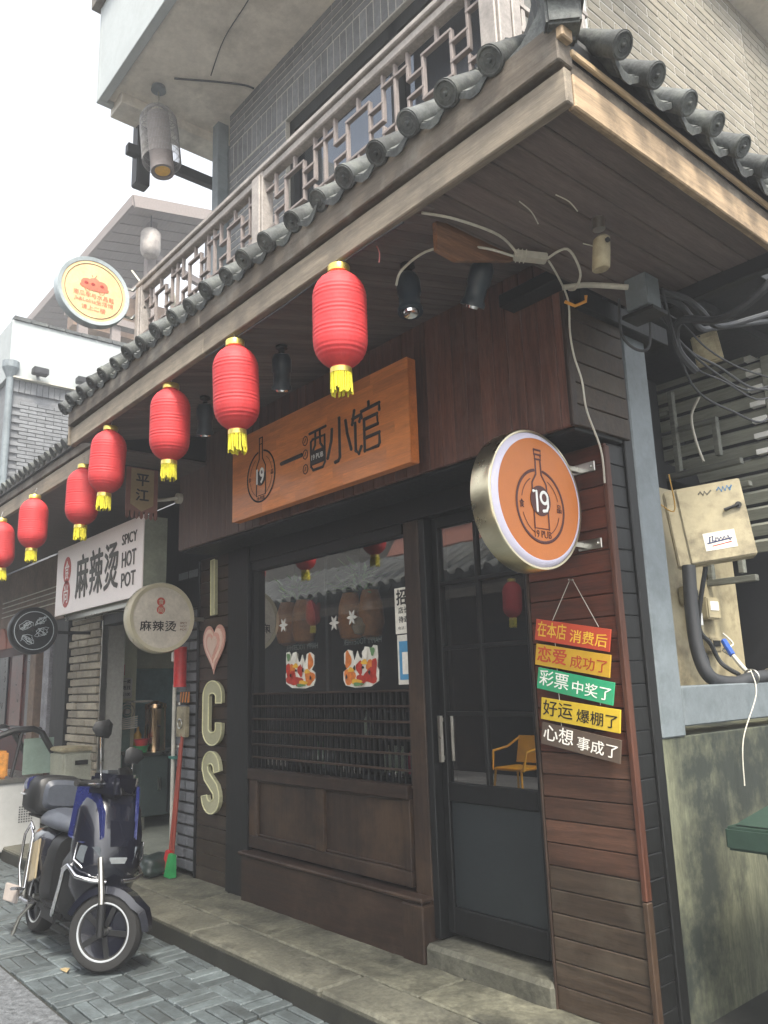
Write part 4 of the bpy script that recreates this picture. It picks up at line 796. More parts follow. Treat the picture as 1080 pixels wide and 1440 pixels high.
for k, (y, z, w, h) in enumerate([(4.02, 1.86, .12, .10), (4.22, 1.80, .14, .12), (4.2, 1.60, .12, .08), (4.05, 1.72, .08, .16)]):
    t = thing('power_meter', (-2.2, y, z), ['cream square meter under the box', 'cream meter at the right of the board', 'white terminal block with red marks', 'beige tall fuse block'][k] + ' in the steel frame', 'meter'); MB().box(-2.23, -2.17, y - w / 2, y + w / 2, z - h / 2, z + h / 2).build('case', M_cream, t, bevel=.008); MB().box(-2.17, -2.166, y - w * .3, y + w * .3, z - h * .1, z + h * .3).build('dial', M_wht if k % 2 else M_black, t)
cable([(-2.02, 3.72, 1.98), (-2.02, 3.70, 1.75), (-2.0, 3.68, 1.55), (-1.96, 3.70, 1.43), (-1.92, 3.85, 1.40), (-1.90, 4.0, 1.42), (-1.88, 4.6, 1.45)], .033, M_cable, 'fattest black cable bending out of the meter box over the steel beam', n=12)
cable([(-2.0, 3.85, 1.98), (-2.1, 3.9, 1.7), (-2.1, 4.0, 1.6), (-2.08, 4.05, 1.5), (-1.98, 4.02, 1.44)], .012, M_cable, 'thinner black cable curving behind the fat one')
for k in range(3): cable([(-2.15, 4.0, 1.58 + .012 * k), (-2.12, 3.92, 1.66 + .01 * k), (-2.1, 3.85, 1.60), (-2.08, 3.86, 1.5), (-2.1, 3.95, 1.45), (-2.14, 4.03, 1.52), (-2.15, 4.0, 1.58)], .007, M_cable, ['outer', 'middle', 'inner'][k] + ' loop of the coiled black wire under the meters')
cable([(-2.12, 4.18, 1.62), (-2.06, 4.14, 1.54)], .016, mat('blue tape', '#2b55a8', bump=0), 'blue taped end of the white hose'); cable([(-2.06, 4.14, 1.54), (-2.0, 4.16, 1.45), (-1.95, 4.22, 1.41)], .012, M_cablew, 'white hose below the blue tape in the steel frame')
cable([(-2.13, 4.2, 1.66), (-2.1, 4.24, 1.60), (-2.12, 4.16, 1.57), (-2.08, 4.2, 1.53)], .005, M_cablew, 'tangled thin white wires beside the blue tape')
cable([(-1.86, 3.9, 1.46), (-1.80, 3.80, 1.35), (-1.83, 3.68, 1.15), (-1.84, 3.66, .95)], .0028, M_cablew, 'thin white wire drooping over the stained plaster')
cable([(-1.97, 3.30, 2.30), (-1.90, 3.42, 2.20), (-1.86, 3.34, 2.36)], .003, mat('copper strand', '#b58a3c', rough=.4), 'short copper wire sticking out beside the blue post')
M_bin = mat('dark green plastic', '#26382f', rough=.5, var=.1)
bn = thing('rubbish_bin', (-1.5, 3.3, 0), 'dark green plastic rubbish bin cut by the right edge, against the stained plaster', 'bin')
b = MB(); b.loft([[(-1.50, 3.22, .1), (-1.1, 3.22, .1), (-1.1, 3.7, .1), (-1.50, 3.7, .1)], [(-1.54, 3.14, .80), (-1.02, 3.14, .80), (-1.02, 3.78, .80), (-1.54, 3.78, .80)]], True).build('body', M_bin, bn, bevel=.02)
MB().box(-1.62, -.99, 3.02, 3.84, .80, .885).build('rim', M_bin, bn, bevel=.01); MB().loft([[(-1.60, 3.04, .888), (-1.0, 3.04, .888), (-1.0, 3.82, .888), (-1.60, 3.82, .888)], [(-1.52, 3.45, .985), (-1.06, 3.45, .985), (-1.06, 3.74, .985), (-1.52, 3.74, .985)]]).build('lid', M_bin, bn, bevel=.01)
# ---------------------------------------------------------------- hot pot shop next door
M_tilesm = M_tile
hp = thing('hotpot_shop', (-8, 3, 0), 'low tiled-eave shop next to the pub, its open front under the white hot pot sign', 'building')
def hx(name, m, x0, x1, y0, y1, z0, z1, parent=hp, bevel=.004, kind=None): return MB().box(x0, x1, y0, y1, z0, z1).build(name, m, parent, bevel=bevel, kind=kind, seg=1)
for a, b_ in ((-8.2, -5.0), (-11.2, -8.203), (-15.0, -11.203)):
    hx('eave_board', M_eave, a, b_, 1.85, 1.885, 2.955, 3.075); hx('eave_board', M_eaved, a, b_, 1.84, 1.90, 3.085, 3.15)
hx('soffit', M_soffit, -15.0, -5.0, 1.89, 2.96, 3.03, 3.06)
MB().loft([[Vector(p) for p in ((-15, 1.82, 3.15), (-5.02, 1.82, 3.15), (-5.02, 3.2, 4.0), (-15, 3.2, 4.0))], [Vector(p) + Z3 * .03 for p in ((-15, 1.82, 3.15), (-5.02, 1.82, 3.15), (-5.02, 3.2, 4.0), (-15, 3.2, 4.0))]]).build('roof_deck', M_mortd, hp)
b = MB(); b.cyl((0, 0, 0), (0, .9, .56), .034, n=10); b.cyl((0, -.012, -.006), (0, .004, .004), .039, n=14)
o = b.build('cap_tile', M_tile, None, smooth=True); me_s = o.data; off = o.location.copy(); bpy.data.objects.remove(o)
for q in me_s.vertices: q.co += off
for i in range(80): shared('cap_tile', me_s, (-5.08 - i * .124, 1.81 + random.uniform(-.004, .004), 3.195), hp)
# wall pieces; opening from x=-7.75 to -6.12
hx('upper_wall', M_navy, -8.6, -5.46, 2.97, 3.1, 2.1, 3.03); hx('upper_wall', M_dark, -15, -8.6, 3.2, 3.3, 2.2, 3.03)
hx('jamb', M_mortd, -6.12, -5.735, 3.0, 3.3, .1, 2.5)
k = 0
for r in range(28):
    for j in range(2):
        piece('jamb_brick', (-5.83 - j * .19 - (r % 2) * .03, 2.99 + random.uniform(-.012, .012), .16 + r * .082), (.17, .04, .062), M_brick, hp, .004)
hx('jamb', M_mort, -8.62, -7.76, 3.0, 3.2, .1, 2.3)
M_stk = mat('stacked pale brick', '#8f8777', rough=.8, var=.2, rnd=.2)
for r in range(27):
    for j in range(3): piece('jamb_brick', (-7.90 - j * .27 - (r % 2) * .05, 2.982 + random.uniform(-.008, .006), .16 + r * .078), (.262, .06, .066), M_stk, hp, .006)
hx('door_pillar', M_navy, -9.05, -8.62, 2.93, 3.1, .1, 2.6)
M_crw = mat('cream door panel', '#d2d0b4', rough=.6, var=.06); M_teal = mat('blue green wall paint', '#7fa3a3', rough=.7, var=.12, scale=3)
M_floor = mat('grey tile floor', '#96998c', rough=.5, var=.15, scale=5)
hx('shop_floor', M_floor, -11.5, -5.8, 3.0, 6.0, .1, .14); hx('back_wall', M_teal, -9.6, -5.8, 4.9, 5.0, .1, 1.8); hx('back_wall', M_crw, -9.6, -5.8, 4.9, 5.0, 1.8, 3.0); hx('end_wall', M_teal, -9.3, -9.2, 3.1, 4.9, .1, 1.72); hx('end_wall', M_crw, -9.3, -9.2, 3.1, 4.9, 1.722, 3.0); hx('inner_wall', M_dark, -5.8, -5.73, 3.3, 6.0, .1, 3.0); hx('shop_ceiling', M_white, -11.5, -5.8, 3.1, 6.0, 2.7, 2.8)
hx('side_partition', M_crw, -8.35, -8.30, 3.1, 3.56, .1, 2.1); hx('side_partition', mat('green glass sheet', '#7f9c92', rough=.2, var=.1), -8.29, -8.27, 3.08, 3.5, .1, 1.35)
hx('door_track', M_steel, -7.76, -7.74, 2.96, 3.02, .1, 2.15)
# things inside
ct = thing('kitchen_counter', (-8.05, 3.75, .14), 'dark grey steel counter inside the hot pot shop opening', 'counter'); MB().box(-8.28, -7.8, 3.42, 4.3, .26, .83).build('cabinet', mat('dark grey steel', '#46524f', rough=.35, var=.1), ct, bevel=.004); MB().box(-8.30, -7.77, 3.39, 4.33, .83, .86).build('worktop', M_steel, ct, bevel=.003)
[MB().box(x, x + .03, y, y + .03, .14, .26).build('leg', M_steel, ct) for x in (-8.26, -7.85) for y in (3.45, 4.25)]; MB().box(-7.8, -7.785, 3.70, 3.71, .28, .82).build('door_gap', M_black, ct); MB().box(-7.8, -7.77, 3.6, 3.62, .5, .62).build('handle', M_steel, ct)
M_cop = mat('copper toned steel', (.62, .42, .25), rough=.25, metal=1, var=.08, stretch=(6, 6, .5), bump=0)
def urn(c, r, h, m_, label):
    t = thing('tea_urn', c, label, 'urn'); x, y, z = c
    MB().lathe([(.001, z), (r, z), (r, z + h * .82), (r * 1.04, z + h * .83), (r * 1.04, z + h * .86)], (x, y, 0), n=28).build('drum', m_, t, smooth=True); MB().lathe([(r * 1.04, z + h * .86), (r * 1.02, z + h * .93), (r * .5, z + h * .97), (.02, z + h), (.001, z + h)], (x, y, 0), n=28).build('lid', m_, t, smooth=True); MB().cyl((x + r, y - .02, z + h * .5), (x + r + .06, y - .03, z + h * .5), .012).build('tap', M_black, t)
urn((-8.02, 3.66, .86), .105, .50, M_cop, 'wide copper toned urn on the dark counter'); urn((-8.02, 3.93, .86), .06, .52, M_steel, 'slim shiny steel urn beside the copper one')
M_redp = mat('red plastic', '#c03030', rough=.4, bump=0); M_grnp = mat('green plastic', '#2f9050', rough=.4, bump=0)
for nm, m_, z, lb in (('food_basin', M_grnp, .86, 'green plastic basin under the red one on the counter'), ('food_basin', M_redp, .925, 'red plastic basin stacked on the green one on the counter')):
    t = thing(nm, (-7.95, 3.49, z), lb, 'basin'); MB().lathe([(.001, z), (.055, z), (.075, z + .06), (.08, z + .065), (.001, z + .06)], (-7.93, 3.475, 0), n=20).build('bowl', m_, t, smooth=True)
t = thing('sauce_bottle', (-8.2, 3.6, .86), 'yellow sauce bottle behind the red basin', 'bottle'); MB().lathe([(.001, .86), (.04, .86), (.04, 1.02), (.015, 1.06), (.012, 1.10), (.001, 1.10)], (-8.2, 3.55, 0), n=14).build('bottle_body', M_sy, t, smooth=True)
pr = thing('wall_notice', (-8.28, 3.3, 1.45), 'white notice with three lines of black characters on the cream partition', 'notice'); MB().box(-8.268, -8.262, 3.22, 3.50, 1.39, 1.60).build('sheet', M_sw, pr)
for k, s in enumerate(['本店暂无一概', '每次不赊账找', '每人限借100']): text(s, .24, .042, (-8.2605, 3.36, 1.565 - k * .065), Y3, Z3, M_ink, pr, .001, .02)
for nm, m_, y, s, lb in (('small_sign', mat('navy plate', '#23407a', bump=0), 3.235, '吸烟', 'small navy blue plate above the white notice'), ('small_sign', mat('salmon plate', '#c0706a', bump=0), 3.36, '营业', 'small salmon plate next to the navy one')):
    t = thing(nm, (-8.27, y, 1.69), lb, 'sign'); MB().box(-8.268, -8.262, y - .055, y + .055, 1.63, 1.74).build('plate', m_, t); text(s, .08, .035, (-8.2605, y, 1.66), Y3, Z3, M_wht, t, .001, .02)
t = thing('paper_towel_box', (-8.2, 3.3, 1.1), 'beige box and paper bundle hanging below the notice', 'box'); MB().box(-8.26, -8.14, 3.20, 3.34, 1.13, 1.33).build('carton', mat('beige card', '#9c8a78', rough=.7), t, bevel=.004)
b = MB(); [b.bar((-8.2, 3.26 + k * .012, 1.08 + k * .018), (-8.1, 3.50, 1.10 + k * .022), .09, .012) for k in range(6)]; b.build('paper', M_sw, t)
t = thing('wall_fan', (-8.2, 3.42, 1.25), 'pale round wall fan partly behind the papers', 'fan'); MB().torus((-8.2, 3.43, 1.26), (1, 0, 0), .075, .006).torus((-8.2, 3.43, 1.26), (1, 0, 0), .045, .004).build('cage', M_cablew, t, smooth=True); MB().cyl((-8.24, 3.43, 1.26), (-8.18, 3.43, 1.26), .025).build('motor', M_cablew, t)
t = thing('wall_shelf', (-8.2, 3.5, 1.4), 'narrow white shelf sticking out beside the notice', 'shelf'); MB().box(-8.3, -8.1, 3.45, 3.66, 1.345, 1.365).build('board', M_cablew, t)
t = thing('fire_box', (-5.9, 2.95, 1.65), 'red vertical banner tube at the brick jamb beside the pub', 'sign'); MB().lathe([(.001, 1.48), (.05, 1.48), (.05, 1.79), (.001, 1.79)], (-5.93, 2.90, 0), n=20).build('tube_body', M_redp, t, smooth=True); MB().box(-5.975, -5.94, 2.845, 2.86, 1.68, 1.75).build('label_patch', M_sw, t)
t = thing('water_pipe', (-6.06, 2.94, .2), 'thin white pipe running down the brick jamb', 'pipe'); MB().cyl((-6.08, 2.93, .12), (-6.08, 2.93, 1.5), .016).build('tube', M_cablew, t, smooth=True); MB().box(-6.12, -6.0, 2.91, 2.95, .93, .95).build('clip', mat('teal clip', '#2f6a60', bump=0), t)
t = thing('mop_bundle', (-5.95, 2.88, .12), 'reddish mop handles leaning on the brick jamb', 'mop'); [MB().tube([(-5.97 + k * .05, 2.86, .14), (-5.95 + k * .04, 2.93, 1.05 + k * .2)], .013, 8).build('handle', mat('red pole %d' % k, '#8d3c2c', bump=0), t, smooth=True) for k in range(2)]
t = thing('warning_plate', (-5.9, 2.93, 1.38), 'orange and black striped plate on the jamb below the red tube', 'sign'); MB().box(-5.98, -5.84, 2.93, 2.94, 1.36, 1.44).build('plate', mat('orange plate', '#c77a2c', bump=0), t); [MB().prism([(0, 0), (.02, 0), (.04, .08), (.02, .08)], (-5.97 + k * .045, 2.9295, 1.36), X3, Z3, (0, -.001, 0)).build('stripe', M_ink, t) for k in range(3)]
t = thing('meter_cover', (-5.9, 2.93, 1.2), 'dirty cream cover plate on the jamb under the striped plate', 'meter'); MB().box(-6.0, -5.83, 2.91, 2.94, 1.10, 1.33).build('cover', M_cream, t, bevel=.006); MB().torus((-5.93, 2.905, 1.20), (0, 1, 0), .035, .006).build('ring', M_steel, t)
M_bag = mat('black bin bag', '#1d2021', rough=.3, var=.2, bump=.6, scale=9)
def bag(c, s, label, m_=M_bag):
    t = thing('rubbish_bag', c, label, 'bag'); bm = bmesh.new(); bmesh.ops.create_icosphere(bm, subdivisions=3, radius=1)
    for q in bm.verts:
        k = 1 + .16 * math.sin(5 * q.co.x + 3 * q.co.y) + .1 * math.sin(9 * q.co.z + 4 * q.co.x) ; q.co = Vector((q.co.x * s[0] * k, q.co.y * s[1] * k, max(-.55, q.co.z * k) * s[2] + s[2] * .55))
    me = bpy.data.meshes.new('sack'); [setattr(f, 'smooth', True) for f in bm.faces]; bm.to_mesh(me); bm.free(); me.materials.append(m_); shared('sack', me, c, t); return t
bag((-6.45, 2.70, .11), (.22, .16, .18), 'black crumpled bag on the pavement beside the pub pillar'); bag((-6.9, 2.72, .11), (.26, .16, .24), 'larger black bag on the pavement in front of the counter'); bag((-6.08, 2.78, .11), (.17, .14, .09), 'dark flattened sheet bag lying nearest the pub pillar', mat('dark green sheet', '#2c3633', rough=.35, bump=.4, scale=10))
for c, m_, lb in (((-5.95, 2.84, .18), M_redp, 'bright pink red dustpan at the foot of the jamb'), ((-5.86, 2.82, .17), M_grnp, 'lime green scoop next to the pink red dustpan')):
    t = thing('dustpan', c, lb, 'dustpan'); x, y, z = c; MB().loft([[(x - .05, y - .03, z - .06), (x + .05, y - .03, z - .06), (x + .05, y + .03, z - .06), (x - .05, y + .03, z - .06)], [(x - .04, y + .0, z + .10), (x + .04, y + .0, z + .10), (x + .04, y + .03, z + .10), (x - .04, y + .03, z + .10)]]).build('scoop', m_, t, bevel=.005)

# white sign board
ws = thing('shop_sign', (-6.75, 2.55, 2.45), 'white SPICY HOT POT light box sign with tall dark characters and two red ovals', 'sign')
M_wsig = mat('white sign face', '#efe6e1', rough=.4, var=.02, bump=0)
Pq = [(-7.75, 2.155), (-5.79, 2.215), (-5.79, 2.785), (-7.75, 2.825)]
MB().box(-7.75, -5.79, 2.5, 2.512, 2.17, 2.80).build('face', M_wsig, ws, bevel=.003, seg=1); MB().box(-7.745, -5.795, 2.513, 2.70, 2.18, 2.79).build('light_box', mat('greenish sign side', '#8e9384', rough=.5), ws)
MB().box(-7.6, -5.95, 2.55, 2.58, 2.12, 2.178).box(-7.6, -5.95, 2.63, 2.66, 2.12, 2.178).build('support_rail', M_steel, ws)
M_tx = mat('dark olive lettering', '#3b362c', rough=.5, bump=0); yf = 2.498
for k, ch in enumerate('麻辣烫'): text(ch, .29, .38, (-7.07 + k * .335, yf, 2.475), X3, Z3, M_tx, ws, .003, .022)
for k, s in enumerate(['SPICY', 'HOT', 'POT']): text(s, [.29, .27, .27][k], [.085, .125, .115][k], (-6.045, yf, 2.655 - k * .165), X3, Z3, M_tx, ws, .003, .012)
M_ov = mat('red oval', '#b4473c', rough=.5, bump=0)
for z, ch in ((2.575, '食'), (2.355, '尚')): MB().cyl((0, 0, 0), (0, .001, 0), 1, n=4); MB().prism([(.098 * math.cos(a * math.pi / 16), .125 * math.sin(a * math.pi / 16)) for a in range(32)], (-7.46, yf, z), X3, Z3, (0, -.002, 0)).build('oval', M_ov, ws); text(ch, .11, .17, (-7.46, yf - .0025, z), X3, Z3, M_wsig, ws, .001, .015)
# round hot pot sign
def disc(c, r, depth, mrim, mface, name, label, axis=(1, 0, 0)):
    t = thing(name, c, label, 'sign'); MB().lathe([(.001, -depth), (r * .93, -depth), (r, -depth * .8), (r, -.012), (r * .97, .004), (r * .87, .0), (r * .86, -.006)], c, axis, 72).build('rim', mrim, t, smooth=True); MB().lathe([(.0005, -.004), (r * .865, -.004)], c, axis, 64).build('face', mface, t); return t
M_beige = mat('beige sign casing', '#b5ad94', rough=.3, var=.04, bump=0)
hs_ = disc((-5.60, 2.59, 1.988), .262, .12, M_beige, mat('pale sign face', '#c4bcae', rough=.5, bump=0), 'round_sign', 'round beige hot pot sign with a small red figure eight, left of the pub pillar')
xf = -5.6035
for z in (2.105, 2.045): MB().cyl((xf + .0, 2.575, z), (xf + .002, 2.575, z), .032, n=24).build('logo_disc', M_ov, hs_)
for z, ch in ((2.105, '食'), (2.045, '尚')): text(ch, .04, .042, (xf + .0025, 2.575, z), Y3, Z3, M_beige, hs_, .0005, .015)
for k, ch in enumerate('麻辣烫'): text(ch, .088, .075, (xf + .001, 2.46 + k * .098, 1.925), Y3, Z3, M_ink, hs_, .001, .02)
for k, s in enumerate(['SPICY', 'HOT', 'POT']): text(s, .055, .015, (xf + .001, 2.76, 1.95 - k * .024), Y3, Z3, M_brn, hs_, .001)
MB().box(-5.66, -5.63, 2.80, 2.95, 1.97, 2.0).build('bracket', M_steel, hs_)
bk = disc((-8.0, 2.40, 2.058), .225, .09, M_black, mat('black sign face', '#1b1e21', rough=.3, bump=0), 'round_sign', 'round black sign with grey squiggly drawing, left of the white sign board')
M_gry = mat('grey drawing', '#a9b0b3', rough=.5, bump=0)
MB().torus((-7.999, 2.40, 2.058), (1, 0, 0), .180, .004, 48).build('inner_ring', M_gry, bk, smooth=True)
for k, (y, z) in enumerate([(-.075, .045), (.06, .095), (.075, -.01), (-.055, -.085)]):
    sp = [(y + .062 * math.cos(t * .55 + k) * (1 - t / 60) + .012 * math.sin(t * 2.1), z + .05 * math.sin(t * .62 + k * 2) * (1 - t / 70)) for t in range(44)]
    strokes('drawing', [sp], .0028, (-8.003 + .001, 2.40, 2.058), Y3, Z3, M_gry, bk, .3, 5)
MB().box(-8.05, -8.03, 2.6, 2.95, 2.03, 2.06).build('bracket', M_black, bk)
# banner
bnr = thing('cloth_banner', (-5.3, 2.27, 3.02), 'brown fringed cloth banner with two brush characters behind a red lantern', 'banner')
M_bn = mat('brown banner edge', '#7c554a', rough=.8, var=.1); M_bi = mat('tan banner centre', '#8f7c5c', rough=.8, var=.1)
MB().box(-5.305, -5.295, 2.15, 2.385, 2.70, 3.02).build('cloth', M_bn, bnr); MB().prism([(-.085, .14), (.085, .14), (.085, -.12), (0, -.17), (-.085, -.12)], (-5.2945, 2.268, 2.87), Y3, Z3, (.002, 0, 0)).build('centre_panel', M_bi, bnr)
for k, ch in enumerate('平江'): text(ch, .095, .085, (-5.292, 2.268, 2.93 - k * .11), Y3, Z3, M_ink, bnr, .001, .03)
for k in range(7): MB().prism([(-.011, 0), (.011, 0), (.012, -.04), (0, -.055), (-.012, -.04)], (-5.305, 2.165 + k * .035, 2.70), Y3, Z3, (.01, 0, 0)).build('tassel', M_bn, bnr)
MB().cyl((-5.3, 2.13, 3.022), (-5.3, 2.42, 3.022), .007).build('rod', M_dkwood, bnr)
# shops further along
fs = thing('corner_shop', (-12, 3, 0), 'dark red and brown shop fronts beyond the black round sign', 'building')
M_rdk = mat('dark red shopfront', '#4c2522', rough=.6, var=.3, scale=3, stretch=(1, 1, 3)); M_tan = mat('tan timber wall', '#6c5a4c', rough=.7, var=.25, scale=3)
def fx(name, m, *a): return MB().box(*a).build(name, m, fs, bevel=.005, seg=1)
fx('front', M_rdk, -15, -9.05, 3.05, 3.2, .1, 2.2); fx('upper_board', M_tan, -15, -8.7, 2.9, 3.0, 2.25, 2.98); fx('post', M_tan, -9.75, -9.55, 2.9, 3.05, .1, 2.25); fx('poster_column', mat('grey poster', '#77767a', rough=.5, var=.3, scale=9), -9.35, -9.15, 2.92, 3.0, .9, 2.0); fx('poster_column', mat('pinkish poster', '#8d5a4c', rough=.5, var=.3, scale=12), -9.35, -9.15, 2.918, 2.998, 2.0, 2.25)
for k in range(5): fx('window_pane', mat('dim pane %d' % k, ['#3a3f45', '#5a3632', '#2b2e33', '#6a4740', '#33373b'][k], rough=.3, var=.4, scale=5), -10.3 - k * .62, -9.85 - k * .62, 3.03, 3.05, 1.0, 1.95)
for k in range(4): fx('conduit', M_cablew, -10.9, -8.5, 2.86, 2.875, 2.42 + k * .06, 2.432 + k * .06)
fx('menu_box', M_cream, -8.5, -7.8, 2.75, 2.9, 2.25, 2.85)
for k in range(3):
    t = thing('fan_ornament', (-9.7 - k * .5, 2.85, 2.2), ['terracotta fan shaped panel nearest the black round sign', 'terracotta fan shaped panel, middle of three above the red shopfront', 'terracotta fan shaped panel at the left edge of the photo'][k], 'panel'); MB().prism([(-.22, 0), (.22, 0)] + arc(0, 0, .22, .26, 10, 170, 10), (-9.7 - k * .5, 2.85, 2.02), X3, Z3, (0, -.03, 0)).build('panel', mat('terracotta %d' % k, '#8d5341', rough=.6), t)

# ---------------------------------------------------------------- food cart with glass hood, and bucket
fc = thing('food_cart', (-8.35, 2.5, 0), 'white cabinet cart with a black framed curved glass hood, behind the scooter', 'cart')
M_cw = mat('white enamel cabinet', '#a6a7a6', rough=.4, var=.05, scale=3)
MB().box(-9.3, -8.2, 1.75, 2.62, .06, .66).build('cabinet', M_cw, fc, bevel=.01); MB().box(-9.32, -8.18, 1.73, 2.64, .665, .70).build('worktop', M_steel, fc, bevel=.004); MB().box(-9.25, -8.25, 1.8, 2.58, .0, .06).build('base', M_black, fc)
b = MB()
for i in range(6):
    for j in range(7): b.box(-8.2005, -8.197, 2.42 + i * .022, 2.432 + i * .022, .30 + j * .022, .312 + j * .022)
o = b.build('vent_holes', M_black, fc); o['kind'] = 'stuff'
prof = [(1.90, .72), (1.98, .92), (2.12, 1.06), (2.34, 1.13), (2.52, 1.14)]
for x in (-8.24, -9.2): MB().tube([(x, y, z) for y, z in prof] + [(x, 2.60, 1.10), (x, 2.84, .70)], .03, 8).build('hood_frame', M_black, fc, smooth=True)
MB().tube([(-8.24, 2.58, 1.13), (-9.2, 2.58, 1.13)], .022, 8).build('hood_frame', M_black, fc, smooth=True); MB().tube([(-8.24, 2.34, .71), (-8.24, 2.42, 1.12)], .016, 8).build('hood_frame', M_black, fc, smooth=True)
b = MB(); b.loft([[(-8.27, y, z) for y, z in prof] + [(-8.27, y, z - .006) for y, z in reversed(prof)], [(-9.18, y, z) for y, z in prof] + [(-9.18, y, z - .006) for y, z in reversed(prof)]]); b.build('curved_glass', M_glass, fc, smooth=True)
MB().box(-8.246, -8.242, 2.44, 2.72, .72, 1.05).build('end_glass', mat('dusty green glass', '#6d7c74', rough=.2, var=.1, bump=0), fc)
t = thing('bread_tray', (-8.35, 2.2, .7), 'orange brown snack tray under the curved glass hood', 'tray'); MB().box(-8.5, -8.26, 2.0, 2.32, .70, .95).build('tray_stack', mat('orange snack', '#a06c2c', rough=.6, var=.3, scale=20), t, bevel=.02)
bk_ = thing('storage_box', (-8.1, 2.9, .5), 'pale grey plastic box behind the scooter and in front of the brick jamb', 'box'); MB().loft([[(-8.25, 2.72, .12), (-7.9, 2.72, .12), (-7.9, 3.0, .12), (-8.25, 3.0, .12)], [(-8.28, 2.69, .92), (-7.87, 2.69, .92), (-7.87, 3.02, .92), (-8.28, 3.02, .92)]]).build('tub', mat('pale plastic', '#8c8d80', rough=.5), bk_, bevel=.02); MB().box(-8.29, -7.86, 2.68, 3.03, .92, .96).build('lid', M_cream, bk_, bevel=.01); MB().box(-7.868, -7.86, 2.80, 2.92, .80, .84).build('handle', M_black, bk_)

# ---------------------------------------------------------------- background houses
wh = thing('brick_house', (-14, 5, 0), 'grey brick house with a white rendered parapet, far left above the low eave', 'building')
def wx(name, m, *a, **k): return MB().box(*a).build(name, m, wh, **k)
wx('wall', M_brick, -20, -12, 3.06, 9.0, 0, 5.85)
random.seed(5); cnt = 0
for r in range(40):
    z = 3.55 + r * .0585
    for c in range(8):
        y = 3.08 + c * .245 + (r % 2) * .12
        if z < 5.82 and cnt < 300: piece('brick', (-11.99 + random.uniform(-.004, .004), y + .12, z), (.03, .235, .05), M_brick, wh, .003); cnt += 1
for c in range(16): piece('brick', (-11.985, 3.12 + c * .085, 5.97), (.04, .078, .20), M_brick, wh, .003)
wx('wall', M_brick, -20, -12, 3.06, 9.0, 5.85, 6.08); wx('parapet', M_white, -20, -11.93, 3.0, 9.0, 6.09, 6.98); wx('ledge', M_cablew, -12.0, -11.88, 3.0, 9.0, 6.06, 6.085)
b = MB()
for k in range(24): b.box(-12.05, -11.9, 3.02 + k * .25, 3.02 + k * .25 + .235, 6.985, 7.02 + random.uniform(0, .03))
b.build('coping_tiles', M_tile, wh)['kind'] = 'stuff'
for k, y in enumerate((3.40, 4.05)):
    t = thing('floodlight', (-11.9, y, 6.17), ['small dark floodlight on the white parapet, left one', 'small dark floodlight on the white parapet, nearer the pub eave'][k], 'floodlight', 'floodlights on the white parapet'); MB().box(-11.86, -11.72, y - .11, y + .11, 6.14, 6.24).build('housing', M_black, t, bevel=.01); MB().box(-11.93, -11.86, y - .02, y + .02, 6.16, 6.2).build('arm', M_black, t)
t = thing('drainpipe', (-11.9, 3.04, 3), 'grey drainpipe down the corner of the far brick house', 'pipe'); MB().cyl((-11.93, 3.02, 3), (-11.93, 3.02, 6.1), .05).build('pipe', M_blue, t, smooth=True); MB().lathe([(.05, 6.05), (.12, 6.2), (.12, 6.3), (.001, 6.3)], (-11.93, 3.02, 0), n=12).build('hopper', M_blue, t)
gz = thing('timber_pavilion', (-12, 5, 7), 'pavilion with an open boarded roof above the white parapet, behind the round pumpkin sign', 'building')
A_, B_ = Vector((-12, 4.81, 9.72)), Vector((-12, 6.6, 10.07)); C_, D_ = A_ + Vector((-9, 0, 0)), B_ + Vector((-9, 0, 0))
lo = Vector((-21, 4.81, 9.72))
MB().loft([[A_, B_, D_, C_], [p + Z3 * .12 for p in (A_, B_, D_, C_)]]).build('roof', M_tile, gz)
for k in range(24): MB().bar(A_ + Vector((-.2 - k * .36, .05, -.015 + .01)), B_ + Vector((-.2 - k * .36, 0, -.015 + .01)), .33, .02).build('soffit_board', M_lat, gz)
MB().bar(A_ + Vector((.02, 0, 0)), B_ + Vector((.02, 0, 0)), .05, .22).build('barge_board', M_lat, gz); MB().bar(A_ + Vector((0, 0, .03)), C_ + Vector((0, 0, .03)), .05, .2).build('eave_board', M_lat, gz)
for x, y in ((-12.6, 5.4), (-12.6, 6.6), (-15.5, 5.3)): MB().box(x - .08, x + .08, y - .08, y + .08, 6.5, 9.9).build('post', M_lat, gz)
MB().bar((-12.6, 5.4, 8.6), (-15.5, 5.3, 8.6), .12, .14).build('beam', M_lat, gz); MB().bar((-12.6, 5.4, 9.2), (-12.6, 7.4, 8.7), .1, .12).build('beam', M_lat, gz); MB().bar((-12.6, 4.5, 7.6), (-12.6, 5.5, 8.9), .1, .1).build('brace', M_lat, gz)
MB().loft([[Vector((-12.9, 3.6, 7.35)), Vector((-12.9, 7.6, 8.15)), Vector((-20, 7.6, 8.15)), Vector((-20, 3.6, 7.35))], [Vector((-12.9, 3.6, 7.4)), Vector((-12.9, 7.6, 8.2)), Vector((-20, 7.6, 8.2)), Vector((-20, 3.6, 7.4))]])
for k in range(5): MB().box(-12.4, -12.3, 4.1 + k * .55, 4.25 + k * .55, 6.9, 7.55).build('baluster', M_lat, gz)
MB().box(-12.45, -12.25, 3.9, 8.0, 7.5, 7.62).build('rail', M_lat, gz)
MB().box(-13.2, -12.9, 4.2, 8.0, 7.62, 8.4).build('screen', M_tan, gz)
